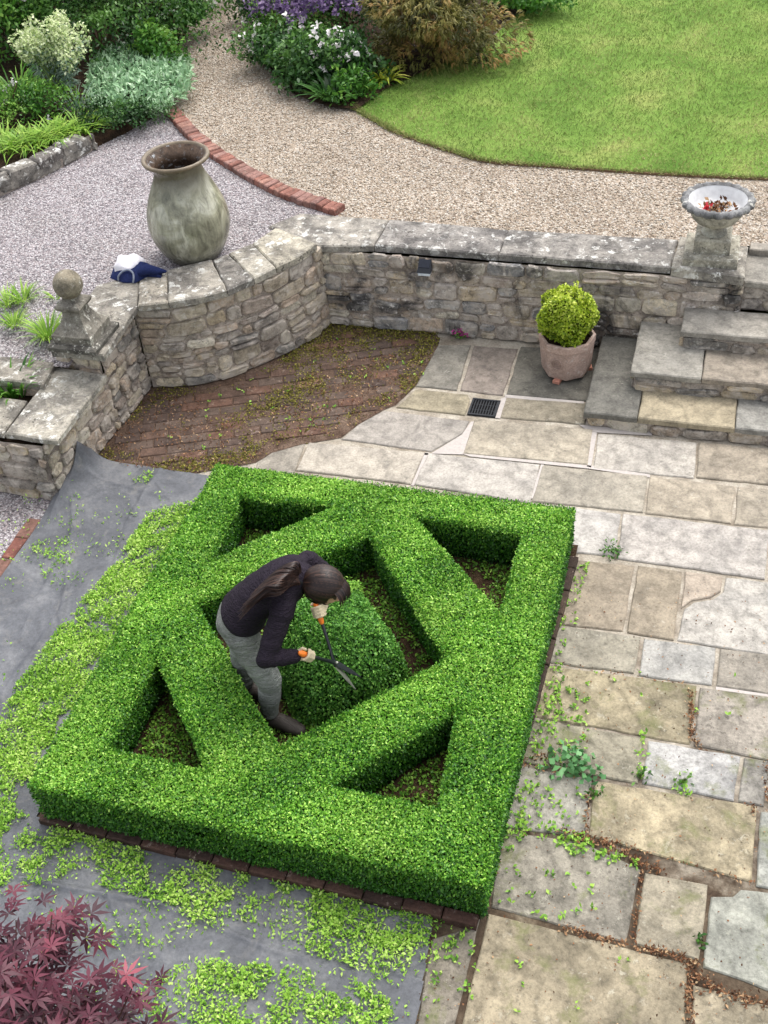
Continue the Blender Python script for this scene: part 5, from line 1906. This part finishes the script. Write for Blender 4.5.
def cloth(name, col, rough, wscale, wstr, namp=.15, fine=140):
    t = NT(name)
    v = t.coords()
    n = t.noise(v, 9, 6, 0.6)
    c = t.n('RGB').outputs[0]
    c.node.outputs[0].default_value = col
    cc = t.mix(1.0, c, t.ramp(n.outputs[0], [(0.3, 1 - namp), (0.7, 1 + namp)]), 'MULTIPLY')
    w = t.noise(t.coords(scale=(1, 1, 3.2)), wscale, 3, 0.5, 1.5)
    k = t.noise(v, fine, 2)
    return t.finish(cc, rough, t.bump(t.math('ADD', w.outputs[0], t.math('MULTIPLY', k.outputs[0], .12)), wstr, 0.03), .15)


SWEAT = cloth('dark_plum_knit', rgb(40, 34, 43), .85, 20, .8)
TROUS = cloth('grey_twill', rgb(156, 158, 152, .7), .85, 20, .9, .28)
BOOTM = cloth('brown_rubber', rgb(82, 76, 71, .7), .5, 8, .15)
GLOVE = cloth('cream_glove', rgb(222, 206, 172, .8), .8, 30, .3)

T_PTS = [v3(-.385, -.345, .765), v3(-.377, -.342, .84), v3(-.29, -.325, .965), v3(-.18, -.302, 1.07), v3(-.07, -.287, 1.145), v3(.0, -.278, 1.185), v3(.05, -.277, 1.203), v3(.10, -.282, 1.195)]
T_RAD = [(.145, .115), (.168, .128), (.14, .108), (.146, .112), (.158, .115), (.145, .09), (.07, .062), (.052, .052)]
L_HIP, L_SH = v3(-.12, 1, .0), v3(.06, 1, .12)
T_LAT = [L_HIP, L_HIP, L_HIP * .6 + L_SH * .4, L_SH, L_SH, L_SH, L_SH, L_SH]
SHN, SHF = v3(-.02, -.425, 1.125), v3(.02, -.125, 1.165)
ELN, ELF = v3(-.105, -.63, .855), v3(.135, -.05, .93)
HNC, HFC = v3(*at(307, 655, .79), .79), v3(*at(318, 611, .83), .83)
PIV = v3(*at(335, 663, .55), .55)
WRN = HNC + unit(ELN - HNC) * .075
WRF = HFC + unit(ELF - HFC) * .075
HIPN, HIPF = v3(-.345, -.43, .80), v3(-.395, -.255, .80)
KNN, KNF = v3(-.195, -.485, .46), v3(-.445, -.30, .45)
ANN, ANF = v3(-.245, -.480, .10), v3(-.485, -.295, .10)


def mids(a, b, n, jit=0.0, bow=None):
    out = []
    for i in range(n + 1):
        t = i / n
        p = a + (b - a) * t
        if bow is not None:
            p = p + bow * sin(pi * t)
        out.append(p)
    return out


def limb(a, b, c, ra, rb, rc, n=6, wr=0.0, cut=None):
    P = mids(a, b, n) + mids(b, c, n)[1:]
    R = [ra + (rb - ra) * i / n for i in range(n + 1)] + [rb + (rc - rb) * i / n for i in range(1, n + 1)]
    # muscle swell and cloth rucks
    R = [r * (1 + .06 * sin(pi * (i % n) / n)) + (random.uniform(-wr, wr)) for i, r in enumerate(R)]
    return loft_geo(P, R, seg=18)


HC = v3(.168, -.297, 1.155)
HF = unit(v3(.84, .0, -.54))
HU = unit(v3(.54, -.05, .84) - HF * (v3(.54, -.05, .84) @ HF))
HL = np.cross(HU, HF)


def hp(f, u, l):
    return HC + HF * f + HU * u + HL * l


person = thing('person', 'person with dark ponytail, dark top and grey trousers bending over the middle bush with shears', 'person', (-.36, -.39, .03))
geos = [loft_geo(T_PTS, [(a * .9, b * .9) for a, b in T_RAD], T_LAT, 24)]
geos.append(limb(SHN, ELN, WRN, .056, .043, .029))
geos.append(limb(SHF, ELF, WRF, .056, .043, .029))
geos.append(limb(HIPN, KNN, ANN, .088, .058, .042))
geos.append(limb(HIPF, KNF, ANF, .088, .058, .042))
geos.append(loft_geo([v3(.06, -.278, 1.203), hp(-.03, -.07, 0), hp(-.01, -.02, 0)], [.056, .05, .05], seg=16))
geos.append(ell_geo(hp(-.005, .02, 0), .096, .072, .10, [HF, HL, HU], 24, 18))
geos.append(loft_geo([hp(.03, 0, 0), hp(.055, -.05, 0), hp(.068, -.092, 0)], [(.058, .05), (.045, .042), (.024, .022)], HL, 18))
geos.append(loft_geo([hp(.088, .022, 0), hp(.105, -.012, 0), hp(.112, -.03, 0)], [.008, .011, .013], seg=10))
for s in (-1, 1):
    geos.append(ell_geo(hp(-.005, -.012, .073 * s), .018, .009, .03, [HF, HL, HU], 12, 10))
geos.append(loft_geo([hp(.094, -.056, -.02), hp(.099, -.056, 0), hp(.094, -.056, .02)], [.006, .008, .006], seg=10))
V, Fc = fuse(geos, .008, 5)
mesh_obj('body', V, Fc, SKINM, person, smooth=True)
for s in (-1, 1):
    V, Fc = ell_geo(hp(.083, .012, .03 * s), .012, .012, .012, [HF, HL, HU], 12, 10)
    mesh_obj('eye', V, Fc, plain('eye_white', rgb(60, 44, 36), .2, .5), person, smooth=True)

# top: knitted jersey with rucked sleeves
TP = [v3(-.345, -.337, .885)] + T_PTS[2:6] + [v3(.045, -.277, 1.203)]
TR = [(.186, .146), (.166, .130), (.157, .124), (.169, .127), (.156, .102), (.088, .074)]
TL = [L_HIP] + T_LAT[2:6] + [L_SH]


def spline_loft(P, R, Lx, n, wr, seg=28):
    PP, RR, LL = [], [], []
    pr = crom([np.concatenate([p, r, l]) for p, r, l in zip(P, R, Lx)], n)
    for i, q in enumerate(pr):
        PP.append(q[:3])
        w = random.uniform(-wr, wr)
        RR.append((q[3] + w, q[4] + w))
        LL.append(q[5:8])
    return loft_geo(PP, RR, LL, seg)


sw = [spline_loft(TP, TR, TL, 6, .003)]
sw.append(limb(SHN + v3(.0, .01, .0), ELN, WRN, .070, .056, .040, 14, .0055))
sw.append(limb(SHF, ELF, WRF, .070, .056, .040, 14, .0055))
sw.append(ell_geo(ELN + v3(-.008, -.004, -.008), .05, .05, .05))
V, Fc = fuse(sw, .0075, 3)
mesh_obj('jersey', V, Fc, SWEAT, person, smooth=True)
# trousers
tr = [spline_loft([v3(-.385, -.345, .755), v3(-.378, -.342, .84), v3(-.345, -.336, .90), v3(-.305, -.328, .945)], [(.150, .118), (.172, .132), (.166, .128), (.150, .115)], [L_HIP] * 4, 6, .002)]
tr.append(limb(HIPN, KNN, ANN + v3(0, 0, .05), .104, .074, .058, 14, .005))
tr.append(limb(HIPF, KNF, ANF + v3(0, 0, .05), .104, .074, .058, 14, .005))
tr.append(ell_geo(v3(-.415, -.385, .82), .095, .095, .10))
tr.append(ell_geo(v3(-.435, -.29, .82), .095, .095, .10))
V, Fc = fuse(tr, .008, 3)
mesh_obj('trousers', V, Fc, TROUS, person, smooth=True)
# boots
for an, td in ((ANN, unit(v3(.21, -.035, 0))), (ANF, unit(v3(.22, .02, 0)))):
    lt_ = v3(-td[1], td[0], 0)
    b = v3(an[0], an[1], .03)
    g_ = [loft_geo([b - td * .05 + v3(0, 0, .045), b + v3(0, 0, .05), b + td * .08 + v3(0, 0, .048), b + td * .15 + v3(0, 0, .036), b + td * .21 + v3(0, 0, .03)],
                   [(.046, .048), (.050, .052), (.053, .050), (.053, .040), (.040, .030)], lt_, 20)]
    g_.append(loft_geo([b + v3(0, 0, .05), an + v3(0, 0, .02), an + v3(0, 0, .075)], [.046, .05, .058], seg=18))
    V, Fc = fuse(g_, .006, 4)
    V = [(x, y, max(z, .038)) for x, y, z in V]
    bt = mesh_obj('boot', V, Fc, BOOTM, person, smooth=True)
    sole = [b - td * .088, b + td * .225]
    V, Fc = slab_geo([tuple((b + td * a + lt_ * w)[:2]) for a, w in ((-.085, -.02), (-.06, -.04), (.06, -.043), (.13, -.05), (.2, -.038), (.232, 0), (.2, .038), (.13, .05), (.06, .043), (-.06, .04), (-.085, .02))], .031, .052, .004, 9, 0)
    mesh_obj('sole', V, Fc, plain('boot_sole', rgb(48, 42, 38), .8, .2), bt)


# gloved hands closed round the handles
def glove(C, h, wrist, name, flip=1):
    h = unit(h)
    pn = unit((wrist - C) - h * ((wrist - C) @ h))
    q = np.cross(h, pn) * flip
    g_ = []
    rh = .021

    def pt(a, ang, r):
        return C + h * a + (pn * cos(ang) + q * sin(ang)) * r
    ends = [205, 232, 226, 195]
    for i in range(4):
        a = (i - 1.5) * .0205
        angs = [-10, 35, 85, 135, 175, ends[i]]
        P = [pt(a * (1 - .04 * j), radians(x), rh + (.016 if j == 0 else .0115)) for j, x in enumerate(angs)]
        g_.append(loft_geo(P, [.0115, .0105, .010, .0098, .0092, .0085], seg=10))
    # palm from wrist to knuckles
    g_.append(loft_geo([wrist + unit(wrist - C) * .02, wrist, C + (wrist - C) * .62, C + pn * .036 - q * .010], [(.031, .026), (.029, .022), (.040, .02), (.042, .015)], h, 16))
    # thumb, round the other side
    P = [C + (wrist - C) * .6 + h * .025 - q * .014, pt(.040, radians(-55), .033), pt(.046, radians(-100), .0315), pt(.044, radians(-140), .030)]
    g_.append(loft_geo(P, [.0135, .0125, .011, .009], seg=10))
    V, Fc = fuse(g_, .0036, 3)
    return mesh_obj(name, V, Fc, GLOVE, person, smooth=True)


hN, hF = unit(HNC - PIV), unit(HFC - PIV)
glove(HNC, hN, WRN, 'glove', 1)
glove(HFC, hF, WRF, 'glove', -1)

# hair
def hair_mat():
    t = NT('dark_brown_hair')
    r = t.attr('rnd').outputs['Fac']
    col = t.ramp(r, [(0.0, rgb(24, 17, 16)), (.5, rgb(46, 33, 29)), (1.0, rgb(74, 52, 42))])
    return t.finish(col, .45, None, .35)


HAIR = hair_mat()
HR = np.array([.116, .094, .126])
hcen = hp(-.008, .022, 0)
Mx = np.stack([HF, HL, HU])


def on_skull(d, s=1.0):
    return hcen + (d * HR * s) @ Mx


V, Fc = ell_geo(hcen, HR[0], HR[1], HR[2], Mx, 40, 30)
Fk = []
for f in Fc:
    c = np.mean([np.array(V[i]) for i in f], 0) - hcen
    loc = Mx @ c
    if loc[0] > .045 and loc[2] < .05:
        continue
    Fk.append(f)
hair = mesh_obj('hair', V, Fk, HAIR, person, None, None, np.full(len(Fk), .25), smooth=True)
tie_d = unit(v3(-.9, -.35, -.22))
tie = on_skull(tie_d, 1.05)
RV, RF, RR_ = [], [], []


def ribbon(P, w, r, up):
    o = len(RV)
    n = len(P)
    for i in range(n):
        t = P[min(i + 1, n - 1)] - P[max(i - 1, 0)]
        s = unit(np.cross(t, up[i]))
        ww = w * (1 if i < n - 2 else .5)
        RV.append(tuple(P[i] - s * ww))
        RV.append(tuple(P[i] + s * ww))
    for i in range(n - 1):
        RF.append((o + 2 * i, o + 2 * i + 1, o + 2 * i + 3, o + 2 * i + 2))
        RR_.append(r)


for i in range(1500):
    a = rng.uniform(-pi, pi)
    # hairline ring round the face, from forehead over the temples to the nape
    s0 = unit(v3(.62 + .1 * cos(a), sin(a) * .95, cos(a) * .8 + .25) + rng.normal(0, .10, 3)) if rng.rand() < .65 else unit(rng.normal(0, 1, 3) + v3(-.2, 0, .5))
    if s0[0] > .5 and s0[2] < .3:
        continue
    om = math.acos(np.clip(s0 @ tie_d, -1, 1))
    if om < .2:
        continue
    rad = 1.0 + rng.uniform(.02, .075)
    P, U = [], []
    for k in range(11):
        t = k / 10
        dv = (sin((1 - t) * om) * s0 + sin(t * om) * tie_d) / sin(om)
        P.append(on_skull(unit(dv), rad + .03 * sin(pi * t)))
        U.append(unit(P[-1] - hcen))
    ribbon(P, rng.uniform(.0016, .0042), np.clip(rng.normal(.42, .28), 0, 1), U)
mesh_obj('strands', RV, RF, HAIR, hair, None, None, RR_, smooth=True)
RV, RF, RR_ = [], [], []
e1 = v3(*at(260, 592, 1.225), 1.225)
e2 = v3(*at(246, 606, 1.14), 1.14)
ppath = crom([tie, tie + v3(-.03, -.012, .05), v3(*at(287, 580, 1.305), 1.305), v3(*at(273, 583, 1.29), 1.29), e1, e2], 5)
side = v3(.1, 1, .3)
for i in range(620):
    o1, o2 = rng.normal(0, 1, 2)
    o1, o2 = np.clip(o1, -1.8, 1.8), np.clip(o2, -1.6, 1.6)
    ln = rng.uniform(.72, 1.0)
    P, U = [], []
    m = len(ppath)
    for k in range(m):
        t = k / (m - 1)
        idx_ = t * ln * (m - 1)
        i0 = int(idx_)
        i1 = min(i0 + 1, m - 1)
        c = ppath[i0] + (ppath[i1] - ppath[i0]) * (idx_ - i0)
        w = .011 + .040 * sin(pi * .6 * min(max(t - .08, 0) * 1.9, 1))
        P.append(c + v3(.25, .9, .1) * o1 * w + v3(0, .1, 1) * o2 * w * .45 + v3(.0, .012 * sin(8 * t + o1 * 2), .006 * sin(11 * t + o2)))
        U.append(v3(0, -.4, .9))
    ribbon(P, rng.uniform(.0015, .0035), np.clip(rng.normal(.5, .22) + .25 * (rng.rand() < .2), 0, 1), U)
mesh_obj('ponytail', RV, RF, HAIR, hair, None, None, RR_, smooth=True)
V, Fc = loft_geo([tie + v3(.012, 0, -.008), tie + v3(-.012, 0, .012)], [.022, .022], seg=16)
mesh_obj('hair_tie', V, Fc, plain('black_elastic', rgb(24, 22, 26), .8), hair, smooth=True)
RV, RF, RR_ = [], [], []
for i in range(170):
    s = rng.uniform(-1, 1)
    st0 = on_skull(unit(v3(.55, s * .75, .62)), 1.03)
    end = st0 + v3(.02 + .02 * rng.rand(), -.015 + .01 * rng.normal(), -.06 - .04 * rng.rand())
    P = [st0 + (end - st0) * t + v3(.012, -.004, .006) * sin(pi * t) for t in np.linspace(0, 1, 7)]
    ribbon(P, rng.uniform(.0012, .003), np.clip(rng.normal(.35, .2), 0, 1), [v3(.5, -.5, .6)] * 7)
mesh_obj('fringe', RV, RF, HAIR, hair, None, None, RR_, smooth=True)
RV, RF, RR_ = [], [], []
for i in range(34):
    st0 = on_skull(unit(v3(-.3 + .2 * rng.rand(), rng.uniform(-.3, .6), -.8)), 1.02)
    end = st0 + v3(-.10 - .06 * rng.rand(), rng.normal(0, .04), -.0 + .03 * rng.rand())
    P = [st0 + (end - st0) * t + v3(0, 0, .03) * sin(pi * t) for t in np.linspace(0, 1, 7)]
    ribbon(P, .0012, .5, [v3(0, -.4, .9)] * 7)
mesh_obj('loose_hair', RV, RF, HAIR, hair, None, None, RR_, smooth=True)

# shears
sh_ = thing('garden_shears', 'long handled black hedge shears with orange grips, held open over the middle bush', 'shears', tuple(PIV))
ORNG = plain('orange_grip', rgb(240, 128, 44), .5, .4)
STEEL = plain('blade_steel', rgb(176, 176, 164, .8), .35, .5, 40, .25, .1, .7)
BSTEEL = plain('black_blade', rgb(44, 46, 50), .35, .5, 40, .25, .1, .3)
TIPA, TIPB = v3(*at(356, 689, .33), .33), v3(*at(360, 677, .36), .36)
up_ = unit(np.cross(HNC - PIV, HFC - PIV))
up_ = up_ if up_[2] > 0 else -up_
for hand, tip, ext0, ext1, mt, oz, gl in ((HNC, TIPB, -.045, .075, BSTEEL, .004, (-.05, .07)), (HFC, TIPA, -.06, .05, STEEL, -.004, (-.075, .045))):
    hd = unit(hand - PIV)
    end = hand + hd * gl[0]
    o = up_ * oz
    mb = MB()
    V, Fc = loft_geo([PIV + o - hd * .02, PIV + o + hd * .03, PIV + (end - PIV) * .5, end], [(.016, .006), (.013, .007), (.0105, .0095), (.011, .011)], np.cross(up_, hd), 14)
    hb = mesh_obj('handle', V, Fc, BLK, sh_, smooth=True)
    V, Fc = loft_geo([hand + hd * gl[0], hand + hd * (gl[0] + .02), hand, hand + hd * gl[1] * .8, hand + hd * gl[1]], [.014, .0175, .0165, .018, .014], seg=14)
    mesh_obj('grip', V, Fc, ORNG, hb, smooth=True)
    bd_ = unit(tip - PIV)
    L = np.linalg.norm(tip - PIV)
    sd = unit(np.cross(up_, bd_))
    V, Fc = loft_geo([PIV + o - bd_ * .015, PIV + o + bd_ * .03, PIV + o + bd_ * L * .6, PIV + o + bd_ * L], [(.017, .0035), (.021, .0035), (.016, .003), (.004, .002)], sd, 10)
    mesh_obj('blade', V, Fc, mt, sh_)
V, Fc = loft_geo([PIV - up_ * .014, PIV + up_ * .014], [.009, .009], seg=14)
mesh_obj('pivot_bolt', V, Fc, STEEL, sh_, smooth=True)

# ------------------------------------------------------------------ purple maple close to the house
MZ = 2.45
PURM = leaf_mat('purple_maple_leaf', [(0.0, rgb(62, 32, 42)), (.45, rgb(96, 48, 62)), (.8, rgb(128, 66, 80)), (1.0, rgb(166, 88, 100))], .28, .45, .35)
mtx, mty = at(-30, 1090, MZ)
mp_ = thing('purple_maple', 'purple leaved maple reaching into the bottom left corner', 'maple', (mtx, mty - .25, 0))
base = v3(mtx, mty - .25, 0)
fork = base + v3(.02, .06, 1.25)
tips = [(78, 903, 2.5), (66, 928, 2.45), (42, 908, 2.4), (16, 915, 2.45), (-8, 905, 2.4), (160, 972, 2.4), (152, 1000, 2.3), (120, 962, 2.45), (98, 985, 2.5), (60, 962, 2.55), (30, 950, 2.55), (70, 1000, 2.6), (20, 985, 2.62), (115, 1018, 2.45),
        (165, 1030, 2.3), (45, 1030, 2.6), (-10, 960, 2.55), (-40, 990, 2.5), (-70, 940, 2.4), (-90, 1020, 2.4), (0, 1050, 2.6), (90, 1060, 2.5), (150, 1075, 2.3), (-50, 1080, 2.5), (40, 1110, 2.5), (110, 1130, 2.3), (-100, 1110, 2.3)]
V, Fc = loft_geo([base, base + v3(.01, .03, .6), fork], [.045, .036, .03], seg=12)
trunk = mesh_obj('trunk', V, Fc, WOOD, mp_, smooth=True)
mb = MB()
LPt, LD, LN_, LR = [], [], [], []
for (u, v, z) in tips:
    x, y_ = at(u - 26, v + 12, z)
    tip = v3(x, y_, z)
    m = (fork + tip) / 2 + v3(0, 0, .22)
    pth = crom([fork, (fork + m) / 2 + v3(0, 0, .05), m, tip], 4)
    V, Fc = loft_geo(pth, list(np.linspace(.014, .002, len(pth))), seg=6, round_caps=False)
    mb.add(V, Fc)
    out = unit(tip - m)
    for k in range(38):
        s = rng.rand()
        p = tip - out * (s * .42 - .02) + rng.normal(0, .055, 3) * v3(1, 1, .8) - v3(0, 0, .10 * rng.rand())
        LPt.append(p)
        a = out * v3(1, 1, 0) + rng.normal(0, .7, 3) * v3(1, 1, .15) + v3(0, 0, -.25)
        LD.append(unit(a))
        LN_.append(unit(v3(0, 0, 1.0) + rng.normal(0, .28, 3)))
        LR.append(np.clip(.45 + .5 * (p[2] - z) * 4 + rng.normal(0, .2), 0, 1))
mb.build('branches', plain('maple_twig', rgb(70, 48, 46), .8, .1), mp_)
VV, FF, RR2 = [], [], []
lob = [(-128, .42), (-82, .7), (-40, .93), (0, 1.0), (40, .93), (82, .7), (128, .42)]
for p, d, nn, r in zip(LPt, LD, LN_, LR):
    L = .058 * rng.uniform(.8, 1.2)
    t = unit(np.cross(nn, d))
    n2 = np.cross(d, t)
    c = p + d * .03
    for an, ll in lob:
        a = radians(an + rng.normal(0, 4))
        dv = d * cos(a) - t * sin(a)
        sv = np.cross(n2, dv)
        ln = L * ll * 1.25
        w = L * .115
        dr = .10 + .25 * rng.rand()
        o = len(VV)
        VV += [c, c + dv * ln * .42 + sv * w + n2 * .003, c + dv * ln - n2 * ln * dr, c + dv * ln * .42 - sv * w + n2 * .003]
        FF.append((o, o + 1, o + 2, o + 3))
        RR2.append(np.clip(r + rng.normal(0, .06), 0, 1))
mesh_obj('foliage', np.array(VV), np.array(FF, dtype=np.int32), PURM, mp_, None, None, RR2)
sheet('flower_bed', [(-2.7, -9), (1.0, -9), (1.0, -2.99), (-2.7, -2.99)], -.003, BEDSOIL)
